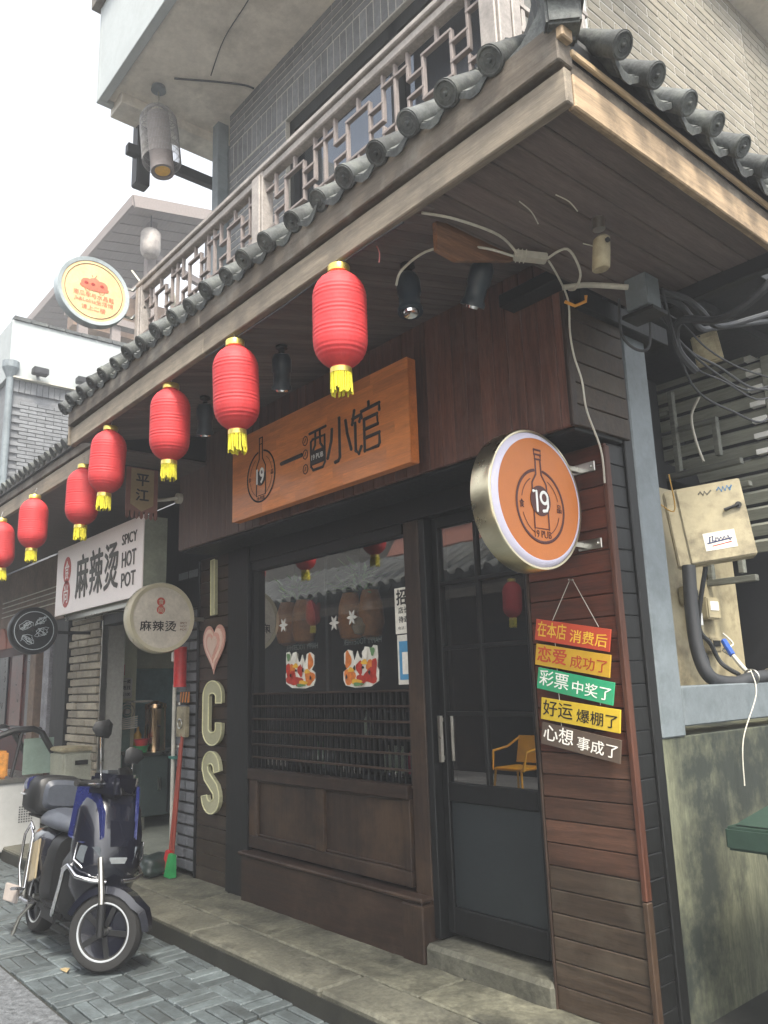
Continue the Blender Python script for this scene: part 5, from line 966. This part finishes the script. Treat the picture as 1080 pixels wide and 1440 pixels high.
t = thing('pale_lantern', (-12.3, 5.3, 9.5), 'off white cylindrical lantern hanging under the pavilion roof', 'lantern'); MB().lathe([(.001, 8.98), (.12, 8.985), (.155, 9.03), (.175, 9.1), (.175, 9.42), (.14, 9.47), (.001, 9.475)], (-12.3, 5.27, 0), n=20).build('shade', M_rail, t, smooth=True); MB().cyl((-12.3, 5.27, 9.47), (-12.3, 5.27, 9.85), .01).build('cord', M_cable, t)
# bracket lamp beneath the balcony
cb_ = thing('timber_cross', (-5.7, 2.4, 5.6), 'dark timber cross bracket below the balcony, against the sky', 'bracket'); MB().box(-5.91, -5.79, 2.34, 2.46, 5.64, 6.32).build('upright', M_navy, cb_, bevel=.01); MB().bar((-5.80, 2.25, 5.92), (-5.80, 3.15, 5.92), .07, .09).build('crossbar', M_navy, cb_, bevel=.005)
wl_ = thing('woven_lamp', (-5.32, 2.36, 6.27), 'grey woven bamboo pendant lamp with an inner cylinder under the balcony', 'lamp')
LX, LY = -5.36, 2.33
MB().lathe([(.001, 6.28), (.055, 6.275), (.06, 6.24), (.03, 6.23), (.001, 6.23)], (LX - .02, LY, 0), n=20).build('ceiling_rose', M_blue, wl_, smooth=True); MB().cyl((LX - .02, LY, 6.24), (LX, LY, 6.06), .006).build('chain', M_steel, wl_)
M_wov = mat('woven bamboo', '#8a8886', rough=.8, var=.2, scale=60, bump=.6)
tl = Vector((.16, .03, -1)).normalized()
o = MB().lathe([(.05, .0), (.11, .03), (.145, .10), (.15, .22), (.150, .40), (.150, .52)], (LX - .03, LY, 6.06), tl, 40).build('woven_shade', M_wov, wl_, smooth=True)
md = o.modifiers.new('weave', 'WIREFRAME'); md.thickness = .0042; md.use_replace = True
ms = o.modifiers.new('s', 'SUBSURF'); ms.levels = ms.render_levels = 1; ms.subdivision_type = 'SIMPLE'; o.modifiers.move(1, 0)
MB().lathe([(.001, .05), (.085, .06), (.09, .12), (.09, .62), (.07, .62), (.07, .60), (.001, .58)], (LX - .03, LY, 6.06), tl, 28).build('inner_cylinder', M_lat, wl_, smooth=True)
MB().lathe([(.001, .60), (.06, .605)], (LX - .03, LY, 6.06), tl, 20).build('bulb_grid', M_sy, wl_)
cable([(-5.2, 2.38, 6.262), (-4.95, 2.8, 6.265), (-4.9, 2.94, 6.26)], .008, M_cable, 'thin conduit from the lamp rose to the brick wall'); cable([(-5.0, 2.6, 6.27), (-4.6, 2.5, 6.272), (-4.1, 2.45, 6.27), (-3.5, 2.3, 6.272)], .004, M_cable, 'thin wire crossing the concrete balcony underside')
# round pumpkin sign
pk = disc((-4.90, 1.722, 4.066), .246, .07, mat('pale grey rim', '#8f989c', rough=.4), mat('pale yellow sign face', '#cdb184', rough=.5, bump=0), 'round_sign', 'round pale yellow sign with a red pumpkin car, fixed to the balcony corner')
pk.name = 'round_sign'; xf = -4.9035
MB().torus((xf + .001, 1.722, 4.066), (1, 0, 0), .192, .0018, 64, 6).build('inner_ring', M_ink, pk, smooth=True)
M_pr = mat('pumpkin red', '#c96a52', rough=.5, bump=0); M_pd = mat('pumpkin dark red', '#8f2d26', rough=.5, bump=0)
for k, (a, b_, w, h) in enumerate([(-.045, .045, .045, .035), (0, .05, .045, .042), (.045, .045, .045, .035), (.0, .025, .098, .024)]): MB().prism([(a + w * math.cos(q * .3142), b_ + h * math.sin(q * .3142)) for q in range(20)], (xf + .0012 + .0006 * k, 1.722, 4.066), Y3, Z3, (.0004, 0, 0)).build('pumpkin', M_pr, pk)
for a in (-.055, -.01, .05): MB().prism([(a + .014 * math.cos(q * .628), .045 + .011 * math.sin(q * .628)) for q in range(10)], (xf + .004, 1.722, 4.066), Y3, Z3, (.0006, 0, 0)).build('pumpkin_window', M_pd, pk)
strokes('wheel', [arc(-.045, .005, .018, .018, 0, 360, 14)], .002, (xf + .003, 1.722, 4.066), Y3, Z3, M_pr, pk, .3, 5); strokes('wheel', [arc(.05, .005, .018, .018, 0, 360, 14)], .002, (xf + .003, 1.722, 4.066), Y3, Z3, M_pr, pk, .3, 5); strokes('pumpkin_stem', [[(.0, .09), (.012, .115)], [(-.015, .098), (-.02, .108)]], .002, (xf + .003, 1.722, 4.066), Y3, Z3, M_pd, pk, .3, 5)
for s, z, w, h in (('南瓜车与水晶鞋', -.035, .27, .036), ('Jk&Lolita生活馆', -.078, .26, .036), ('请上二楼', -.125, .16, .034)): text(s, w, h, (xf + .002, 1.722, 4.066 + z), Y3, Z3, M_pr, pk, .0005, .006)
MB().box(-4.935, -4.92, 1.93, 2.0, 4.16, 4.175).box(-4.935, -4.72, 1.99, 2.005, 4.16, 4.175).box(-4.935, -4.92, 1.90, 2.0, 3.95, 3.965).box(-4.935, -4.72, 1.99, 2.005, 3.95, 3.965).build('bracket', M_steel, pk)
for k, (p0, p1, lb) in enumerate([((-4.85, 2.1, 4.12), (-4.95, 2.0, 4.32), 'white plank leaning over the end of the balcony rail'), ((-4.42, 2.1, 3.70), (-4.50, 2.08, 4.0), 'white slat leaning behind the left lattice bay'), ((-3.52, 2.1, 3.75), (-3.48, 2.1, 4.05), 'pale yellow board standing behind the lattice near the middle post')]):
    t = thing('loose_plank', p0, lb, 'plank'); MB().bar(p0, p1, .05, .012).build('board', M_cablew if k < 2 else M_strip, t)

# ---------------------------------------------------------------- opposite side of the street (seen in the window glass)
op = thing('opposite_house', (-8, -3, 0), 'tiled house across the street, seen only mirrored in the pub glass', 'building')
def ox(name, m, *a, **k): return MB().box(*a).build(name, m, op, **k)
ox('wall', M_dkwoodz, -22, -1.5, -3.4, -3.2, 0, 3.3); ox('wall', M_brickw, -22, -1.5, -3.9, -3.7, 3.3, 4.3); ox('eave_board', M_eave, -22, -2.5, -2.13, -2.1, 2.62, 2.75); ox('soffit', M_soffit, -22, -2.5, -3.3, -2.13, 2.76, 2.8)
MB().loft([[Vector(p) for p in ((-22, -2.0, 2.85), (-2.5, -2.0, 2.85), (-2.5, -3.7, 3.75), (-22, -3.7, 3.75))], [Vector(p) + Z3 * .04 for p in ((-22, -2.0, 2.85), (-2.5, -2.0, 2.85), (-2.5, -3.7, 3.75), (-22, -3.7, 3.75))]]).build('roof_deck', M_mortd, op)
b = MB(); b.cyl((0, 0, 0), (0, -1.3, .70), .07, n=10); b.cyl((0, .03, -.015), (0, 0, 0), .085, n=14); b.prism([(-.12, 0), (.12, 0), (0, -.13)], (.13, .02, -.01), X3, Z3, (0, .02, 0))
o = b.build('cap_tile', M_tile, None, smooth=True); me_o = o.data; off = o.location.copy(); bpy.data.objects.remove(o)
for q in me_o.vertices: q.co += off
for i in range(70): shared('cap_tile', me_o, (-2.6 - i * .27, -1.99, 2.95), op)
b = MB(); N = 30
M_awn = mat('faded salmon awning', '#a8705e', rough=.8, var=.1)
for i in range(N): a = -9.6 + i * .1; b.loft([[(a, -2.5, 3.75), (a + .1, -2.5, 3.75), (a + .1, -2.49, 3.75), (a, -2.49, 3.75)], [(a, -2.3, 3.45 - .03 * abs(math.sin(i * .6))), (a + .1, -2.3, 3.45 - .03 * abs(math.sin((i + 1) * .6))), (a + .1, -2.29, 3.45), (a, -2.29, 3.45)]])
b.build('awning', M_awn, op); ox('awning_frame', M_steel, -9.6, -6.6, -2.52, -2.48, 3.76, 3.80); ox('doorway', M_dark, -8.5, -5.5, -3.2, -3.15, .1, 2.3)
for i, (s, lb) in enumerate([((-11.3, -2.05, 2.98), 'red lantern across the street, mirrored in the pub window'), ((-6.85, -2.02, 2.75), 'red lantern across the street, mirrored in the door glass')]):
    o = copy_tree(L0); o.location = s; o['label'] = lb; o['group'] = 'red lanterns across the street'; o.scale = (1.25, 1.25, 1.25)
ch = thing('yellow_chair', (-6.35, -1.35, .0), 'yellow metal armchair across the street, mirrored in the bottom of the door glass', 'chair')
M_yc = mat('yellow painted metal', '#f5b31e', rough=.4, bump=0)
CX, CY, CZ = -6.35, -1.35, 0.0
MB().box(CX - .21, CX + .21, CY - .21, CY + .21, .44, .47).build('seat', M_yc, ch, bevel=.01); MB().loft([[(CX - .2, CY - .22, .50), (CX + .2, CY - .22, .50), (CX + .2, CY - .19, .50), (CX - .2, CY - .19, .50)], [(CX - .2, CY - .28, .80), (CX + .2, CY - .28, .80), (CX + .2, CY - .26, .80), (CX - .2, CY - .26, .80)]]).build('backrest', M_yc, ch)
for sx in (-1, 1):
    MB().tube([(CX + sx * .2, CY - .27, .78), (CX + sx * .25, CY - .1, .68), (CX + sx * .25, CY + .15, .65), (CX + sx * .23, CY + .2, .44)], .014, 8).build('armrest', M_yc, ch, smooth=True)
    for sy in (-1, 1): MB().tube([(CX + sx * .19, CY + sy * .19, .45), (CX + sx * .23, CY + sy * .23, .0)], .013, 8).build('leg', M_yc, ch, smooth=True)
# ---------------------------------------------------------------- electric scooter (built along +X, rear axle at the origin)
M_sblk = mat('gloss black body', '#0b0d18', rough=.22, bump=0, coat=.6, var=.05); M_mblk = mat('matt black plastic', '#0d0e10', rough=.5, bump=.05)
M_sblue = mat('metallic blue panel', '#1a2150', rough=.25, metal=.25, bump=0, coat=.8, var=.05); M_rub = mat('tyre rubber', '#1a1a1a', rough=.8, bump=.2, scale=30); M_seat = mat('grey vinyl seat', '#3c4048', rough=.4, bump=.1, scale=30)
M_rim = mat('silver wheel stripe', '#9a9ea2', rough=.35, bump=0); M_lamp = mat('clear lamp', '#9da3a8', rough=.08, metal=.6, bump=0); M_bge = mat('beige side panel', '#8b7f66', rough=.35, coat=.5, bump=0); M_tail = mat('red lens', '#a83a24', rough=.2, bump=0)
st = thing('electric_scooter', (0, 0, 0), 'dark blue and black electric scooter with rear top case, parked at the kerb', 'scooter')
Rw = .212
def wheel(name, c, heading):
    ax = Vector((-math.sin(heading), math.cos(heading), 0)); c = Vector(c)
    w = MB().lathe([(.135, -.040), (.165, -.052), (.195, -.048), (.208, -.028), (Rw, 0), (.208, .028), (.195, .048), (.165, .052), (.135, .040)], c, ax, 48).build(name, M_rub, st, smooth=True)
    MB().lathe([(.001, -.02), (.06, -.03), (.12, -.025), (.150, -.038), (.150, .038), (.12, .025), (.06, .03), (.001, .02)], c, ax, 40).build('rim', M_sblk, w, smooth=True)
    for s in (-1, 1): MB().torus(c + ax * .045 * s, ax, .150, .006, 48, 6).build('rim_stripe', M_rim, w, smooth=True)
    MB().cyl(c - ax * .07, c + ax * .07, .022).build('hub', M_steel, w, smooth=True)
    u_ = Vector((math.cos(heading), math.sin(heading), 0))
    for k in range(5):
        a = k * 2 * math.pi / 5; d = u_ * math.cos(a) + Z3 * math.sin(a)
        for s in (-1, 1): MB().bar(c + ax * .032 * s + d * .03, c + ax * .034 * s + d * .14, .028, .012, ax).build('spoke', M_mblk, w)
    return w
H = R(44)
wheel('rear_wheel', (0, 0, Rw), 0); wheel('front_wheel', (1.10, 0, Rw), H)
fu, fa = Vector((math.cos(H), math.sin(H), 0)), Vector((-math.sin(H), math.cos(H), 0)); fcn = Vector((1.10, 0, 0))
for s in (-1, 1):
    MB().tube([fcn + fa * .075 * s + Z3 * Rw, fcn + fa * .075 * s + Z3 * .40 - fu * .03, fcn + fa * .06 * s + Z3 * .60 - fu * .08], .017, 10).build('fork_leg', M_steel, st, smooth=True)
    MB().tube([fcn + fa * .078 * s + Z3 * (Rw - .02) , fcn + fa * .078 * s + Z3 * .36 - fu * .02], .024, 10).build('fork_sleeve', M_mblk, st, smooth=True)
# front fender following the tyre
rings = []
for k in range(13):
    a = R(5 + k * 13); rad = .232 + (.02 if k < 3 else 0); cc_ = fcn + Z3 * Rw + fu * (math.cos(a) * rad) + Z3 * (math.sin(a) * rad); out = (fu * math.cos(a) + Z3 * math.sin(a)); w = .062 * (1 - .5 * max(0, (3 - k) / 3))
    rings.append([cc_ - fa * w - out * .03, cc_ - fa * w * .8 + out * .008, cc_ + fa * w * .8 + out * .008, cc_ + fa * w - out * .03, cc_ + fa * (w - .006) - out * .032, cc_ + out * .002 , cc_ - fa * (w - .006) - out * .032])
MB().loft(rings).build('front_fender', M_sblk, st, smooth=True)
# body: leg shield and nose
def sect(x, z0, z1, hw, lean=0, n=14, e=3.0, taper=1.0):
    c = Vector((x, 0, (z0 + z1) / 2)); o = []
    for i in range(n):
        t = 2 * math.pi * i / n; y = math.copysign(abs(math.cos(t)) ** (2 / e), math.cos(t)) * hw; z = math.copysign(abs(math.sin(t)) ** (2 / e), math.sin(t)) * (z1 - z0) / 2
        q = (z / ((z1 - z0) / 2) + 1) / 2; o.append(c + Vector((lean * (q - .5), y * (1 - (1 - taper) * abs(q - .45) * 1.4), z)))
    return o
MB().loft([sect(.78, .30, .94, .17, -.08), sect(.86, .27, .99, .20, -.12), sect(.94, .34, 1.0, .20, -.15), sect(1.02, .47, .95, .165, -.14), sect(1.07, .54, .88, .10, -.10)]).build('front_cowl', M_sblk, st, smooth=True)
MB().loft([sect(.72, .20, .62, .185, -.06), sect(.82, .20, .62, .195, -.05), sect(.95, .36, .62, .16, -.05)]).build('leg_shield', M_mblk, st, smooth=True)
for s in (-1, 1):
    P = [(.79, .185, .68), (.99, .175, .665), (1.075, .085, .69), (1.04, .09, .84), (.93, .12, .99), (.79, .18, .97)]
    MB().loft([[Vector((x, s * (y + .022), z)) for x, y, z in P], [Vector((x, s * (y + .0), z)) for x, y, z in P]]).build('side_panel', M_sblue, st, bevel=.006)
    # headlamp with a bright trim
    P = [(.98, .185, .655), (1.075, .10, .655), (1.09, .08, .565), (1.06, .105, .515), (.97, .195, .585)]
    MB().loft([[Vector((x + .012, s * (y + .012), z)) for x, y, z in P], [Vector((x - .03, s * (y - .02), z)) for x, y, z in P]]).build('headlight', mat('dark lamp glass', '#6b7278', rough=.06, metal=.5, bump=0), st, bevel=.004)
    MB().tube([(.968, s * .205, .67), (.965, s * .21, .575), (1.055, s * .13, .50), (1.10, s * .075, .51)], .007, 8).build('headlight_trim', M_chrome, st, smooth=True)
    MB().lathe([(.001, .0), (.02, .002), (.026, .016)], (1.052, s * .13, .59), Vector((1, s * .9, 0)), 16).build('lamp_lens', M_chrome, st, smooth=True)
    MB().tube([(.80, s * .20, .50), (.90, s * .21, .535), (1.02, s * .20, .49), (1.08, s * .13, .475), (1.10, s * .05, .47)], .013, 10).build('crash_bar', M_chrome, st, smooth=True)
    MB().tube([(.90, s * .205, .535), (.84, s * .21, .50), (.80, s * .20, .42), (.74, s * .195, .26), (.70, s * .18, .235)], .013, 10).build('crash_bar', M_chrome, st, smooth=True)
    MB().tube([(.02, s * .17, .26), (-.05, s * .18, .40), (-.06, s * .18, .60), (.0, s * .17, .68), (.04, s * .16, .64)], .009, 10).build('rear_guard', M_chrome, st, smooth=True)
    MB().tube([(.0, s * .17, .66), (.10, s * .18, .62), (.16, s * .19, .30), (.10, s * .19, .26)], .008, 10).build('rear_guard', M_chrome, st, smooth=True)
    MB().tube([(.02, s * .14, .20), (.04, s * .15, .50)], .022, 10).build('shock_absorber', M_steel, st, smooth=True)
    MB().obox((.32, s * .21, .255), (.09, 0, 0), (0, .035, 0), (0, 0, .012)).build('foot_peg', M_chrome, st, bevel=.008)
    MB().obox((.10, s * .215, .285), (.06, 0, .01), (0, .03, 0), (0, 0, .01)).build('foot_peg', M_chrome, st, bevel=.006)
    MB().obox((.60, s * .165, .215), (.12, 0, 0), (0, .008, 0), (0, 0, .03)).build('sill_trim', M_mblk, st, bevel=.004)
MB().loft([[Vector((1.112, y, z)) for y, z in ((-.055, .60), (.055, .60), (.04, .545), (-.04, .545))], [Vector((1.05, y * 1.1, z)) for y, z in ((-.055, .60), (.055, .60), (.04, .545), (-.04, .545))]]).build('centre_lamp', M_lamp, st, bevel=.004)
MB().loft([[Vector(p) for p in ((.99, -.085, .95), (.99, .085, .95), (1.10, .07, .64), (1.10, -.07, .64))], [Vector(p) for p in ((.95, -.085, .95), (.95, .085, .95), (1.05, .07, .64), (1.05, -.07, .64))]]).build('nose_panel', M_sblk, st, bevel=.018)
MB().obox((.57, 0, .235), (.22, 0, 0), (0, .155, 0), (0, 0, .03)).build('floorboard', M_mblk, st, bevel=.015)
MB().loft([sect(.24, .20, .62, .13, 0, 16, 3.5), sect(.36, .20, .66, .145, 0, 16, 3.5), sect(.44, .22, .64, .13, 0, 16, 3.5)]).build('battery_box', M_mblk, st, smooth=True)
MB().loft([sect(-.22, .46, .60, .09), sect(-.05, .34, .66, .135), (sect(.18, .30, .68, .15)), sect(.30, .36, .66, .13)]).build('rear_body', M_sblk, st, smooth=True)
for s in (-1, 1): MB().obox((.14, s * .152, .46), (.06, 0, .02), (0, .006, 0), (-.02, 0, .12)).build('beige_panel', M_bge, st, bevel=.004)
MB().loft([[Vector((x, 0, 0)) + q for q in [Vector((0, y * w, z)) for y, z in ((-1, zb), (-.98, zb + .05), (-.75, zt - .015), (0, zt), (.75, zt - .015), (.98, zb + .05), (1, zb))]] for x, w, zb, zt in ((-.05, .12, .66, .76), (.10, .155, .66, .80), (.30, .16, .655, .80), (.44, .12, .65, .775), (.50, .07, .66, .73))]).build('seat', M_seat, st, smooth=True, sub=1)
# rear rack and top case
MB().box(-.30, .05, -.11, .11, .70, .715).build('luggage_rack', M_mblk, st, bevel=.004)
MB().loft([sect(-.33, .745, .92, .12, 0, 16, 4), sect(-.30, .72, .955, .17, 0, 16, 4), sect(-.16, .715, .985, .185, 0, 16, 4), sect(-.03, .72, .975, .178, 0, 16, 4), sect(.0, .75, .94, .15, 0, 16, 4)]).build('top_case', M_mblk, st, smooth=True)
MB().loft([sect(-.34, .85, .935, .125, 0, 16, 4), sect(-.305, .85, .965, .176, 0, 16, 4), sect(-.19, .86, .975, .192, 0, 16, 4)]).build('case_light', M_sblue, st, smooth=True); MB().tube([(-.17, -.196, .848), (-.30, -.18, .845), (-.345, -.10, .845), (-.35, .10, .845)], .008, 8).build('case_trim', M_chrome, st, smooth=True)
MB().obox((-.335, -.12, .87), (.015, .01, 0), (-.01, .03, 0), (0, 0, .018)).build('tail_light', M_tail, st, bevel=.004)
MB().loft([sect(.0, .76, .96, .13, 0, 16, 4), sect(.03, .79, .93, .11, 0, 16, 4)]).build('case_backrest', M_seat, st, smooth=True)
# rear fender, number plate
rings = []
for k in range(8):
    a = R(60 + k * 16); c_ = Vector((math.cos(a) * .24, 0, Rw + math.sin(a) * .24)); rings.append([c_ + Vector((0, -.06, 0)), c_ + Vector((0, .06, 0)), c_ * 1.03 + Vector((0, .06, 0)), c_ * 1.03 + Vector((0, -.06, 0))])
MB().loft(rings).build('rear_fender', M_mblk, st, smooth=True)
MB().obox((-.04, -.20, .235), (.085, .02, 0), (0, .006, 0), (.0, 0, .055)).build('foot_guard', mat('pale pink plate', '#a39a94', rough=.4, bump=0), st, bevel=.01)
MB().tube([(-.02, -.08, .2), (.0, -.15, .22), (0, -.19, .24)], .012).build('guard_arm', M_steel, st, smooth=True)
MB().tube([(.18, -.12, .22), (.12, -.17, .12), (.10, -.19, .01)], .012, 8).build('side_stand', M_steel, st, smooth=True)
# handlebar assembly, turned to the left
hc = Vector((.88, 0, 1.0)); hu_, ha_ = fu, fa
MB().tube([hc + ha_ * -.34 - hu_ * .07 + Z3 * .01, hc - ha_ * .18 - hu_ * .01, hc + Z3 * .01, hc + ha_ * .18 - hu_ * .01, hc + ha_ * .34 - hu_ * .07 + Z3 * .01], .014, 10).build('handlebar', M_mblk, st, smooth=True)
MB().loft([[hc + hu_ * a + ha_ * b_ + Z3 * z for a, b_ in ((-.10, -.15), (.08, -.16), (.13, 0), (.08, .16), (-.10, .15))] for z in (-.08, .055)]).build('handlebar_cover', M_sblk, st, bevel=.02)
MB().loft([[hc + hu_ * a + ha_ * b_ + Z3 * z for a, b_, z in ((-.02, -.09, .052), (-.02, .09, .052), (-.09, .08, .06), (-.09, -.08, .06))], [hc + hu_ * a + ha_ * b_ + Z3 * z for a, b_, z in ((-.02, -.09, .075), (-.02, .09, .075), (-.09, .08, .07), (-.09, -.08, .07))]]).build('display', M_lamp, st, bevel=.004)
MB().loft([[hc + hu_ * a + ha_ * b_ + Z3 * z for a, b_, z in ((.11, -.13, -.06), (.14, 0, -.06), (.11, .13, -.06), (.05, .10, .09), (.065, 0, .10), (.05, -.10, .09))], [hc + hu_ * (a - .008) + ha_ * b_ + Z3 * z for a, b_, z in ((.11, -.13, -.06), (.14, 0, -.06), (.11, .13, -.06), (.05, .10, .09), (.065, 0, .10), (.05, -.10, .09))]]).build('windscreen', M_mblk, st, bevel=.003)
for s in (-1, 1):
    g0 = hc + ha_ * .22 * s - hu_ * .025; g1 = hc + ha_ * .36 * s - hu_ * .08
    MB().cyl(g0, g1, .019).build('grip', M_rub, st, smooth=True); MB().tube([hc + ha_ * .2 * s + hu_ * .02, hc + ha_ * .28 * s + hu_ * .03, hc + ha_ * .36 * s - hu_ * .01], .007, 6).build('brake_lever', M_chrome, st, smooth=True); MB().obox(hc + ha_ * .20 * s - hu_ * .02, ha_ * .03, hu_ * .025, Z3 * .025).build('switch_block', M_mblk, st, bevel=.006)
    m0 = hc + ha_ * .20 * s; m1 = m0 + ha_ * .07 * s + Z3 * (.27 if s < 0 else .12) - hu_ * .02
    m = MB().tube([m0, m0 + Z3 * .06 + ha_ * .03 * s, m1], .006, 8).build('mirror_stem', M_chrome, st, smooth=True)
    mu = Vector((.1, s, 0)).normalized(); mo = MB(); mn = mu.cross(Z3).normalized(); pts2 = [(-.06, -.03), (-.045, -.055), (.03, -.05), (.065, -.01), (.05, .035), (-.03, .055), (-.06, .03)]
    mo.loft([[m1 + mu * a * f + Z3 * (b_ * f + .045) + mn * d * (1 if mn.x > 0 else -1) for a, b_ in pts2] for f, d in ((.8, -.012), (1, 0), (1, .008), (.6, .022))]).build('mirror', M_mblk, st, smooth=True)
for k in range(3): MB().tube([hc + ha_ * (.12 - .1 * k) + hu_ * .04, hc + hu_ * (.10 + .02 * k) - Z3 * .08 + ha_ * .05, Vector((1.0, .02 * k, .82))], .005, 6).build('brake_cable', M_rub, st, smooth=True)
st.scale = (.94, .94, .94); st.location = (-5.58, 1.80, 0.006); st.rotation_euler = (R(-8), 0, R(0))
# a few dead leaves and scraps
for k in range(1):
    x, y = random.uniform(-5.5, -3.2), random.uniform(1.5, 2.9); z = .115 if y > 2.35 else .006
    if k == 0: x, y, z = -4.72, 1.68, .006
    a = random.uniform(0, 6.28); s = .05 if k == 0 else random.uniform(.010, .02)
    o = MB().loft([[(x + s * math.cos(a + q) * r_, y + s * .6 * math.sin(a + q) * r_, z + zz + .004 * (i % 2)) for i, (q, r_) in enumerate([(0, 1), (.9, .6), (1.9, .9), (3.1, .7), (4.2, 1), (5.2, .6)])] for zz in (0, .0012)]).build('dead_leaf', mat('dry leaf %d' % k, '#8a7a5a' if k == 0 else '#5c4c30', rough=.8), None)
    tag(o, 'pale tan dry scrap beside the scooter front wheel', 'leaf')
# ---------------------------------------------------------------- haze volume added to imitate a lens-flare veil
hm = bpy.data.materials.new('added flare veil'); hm.use_nodes = True; hn = hm.node_tree; hn.nodes.clear()
ho = hn.nodes.new('ShaderNodeOutputMaterial'); hv = hn.nodes.new('ShaderNodeVolumePrincipled'); hv.inputs['Color'].default_value = (.92, .95, 1, 1); hv.inputs['Density'].default_value = .009; hv.inputs['Anisotropy'].default_value = .3
hn.links.new(hv.outputs[0], ho.inputs['Volume'])
hz = MB().box(-32, 32, -32, 32, -2.0, 13.0).build('added_flare_haze', hm); hz['kind'] = 'stuff'
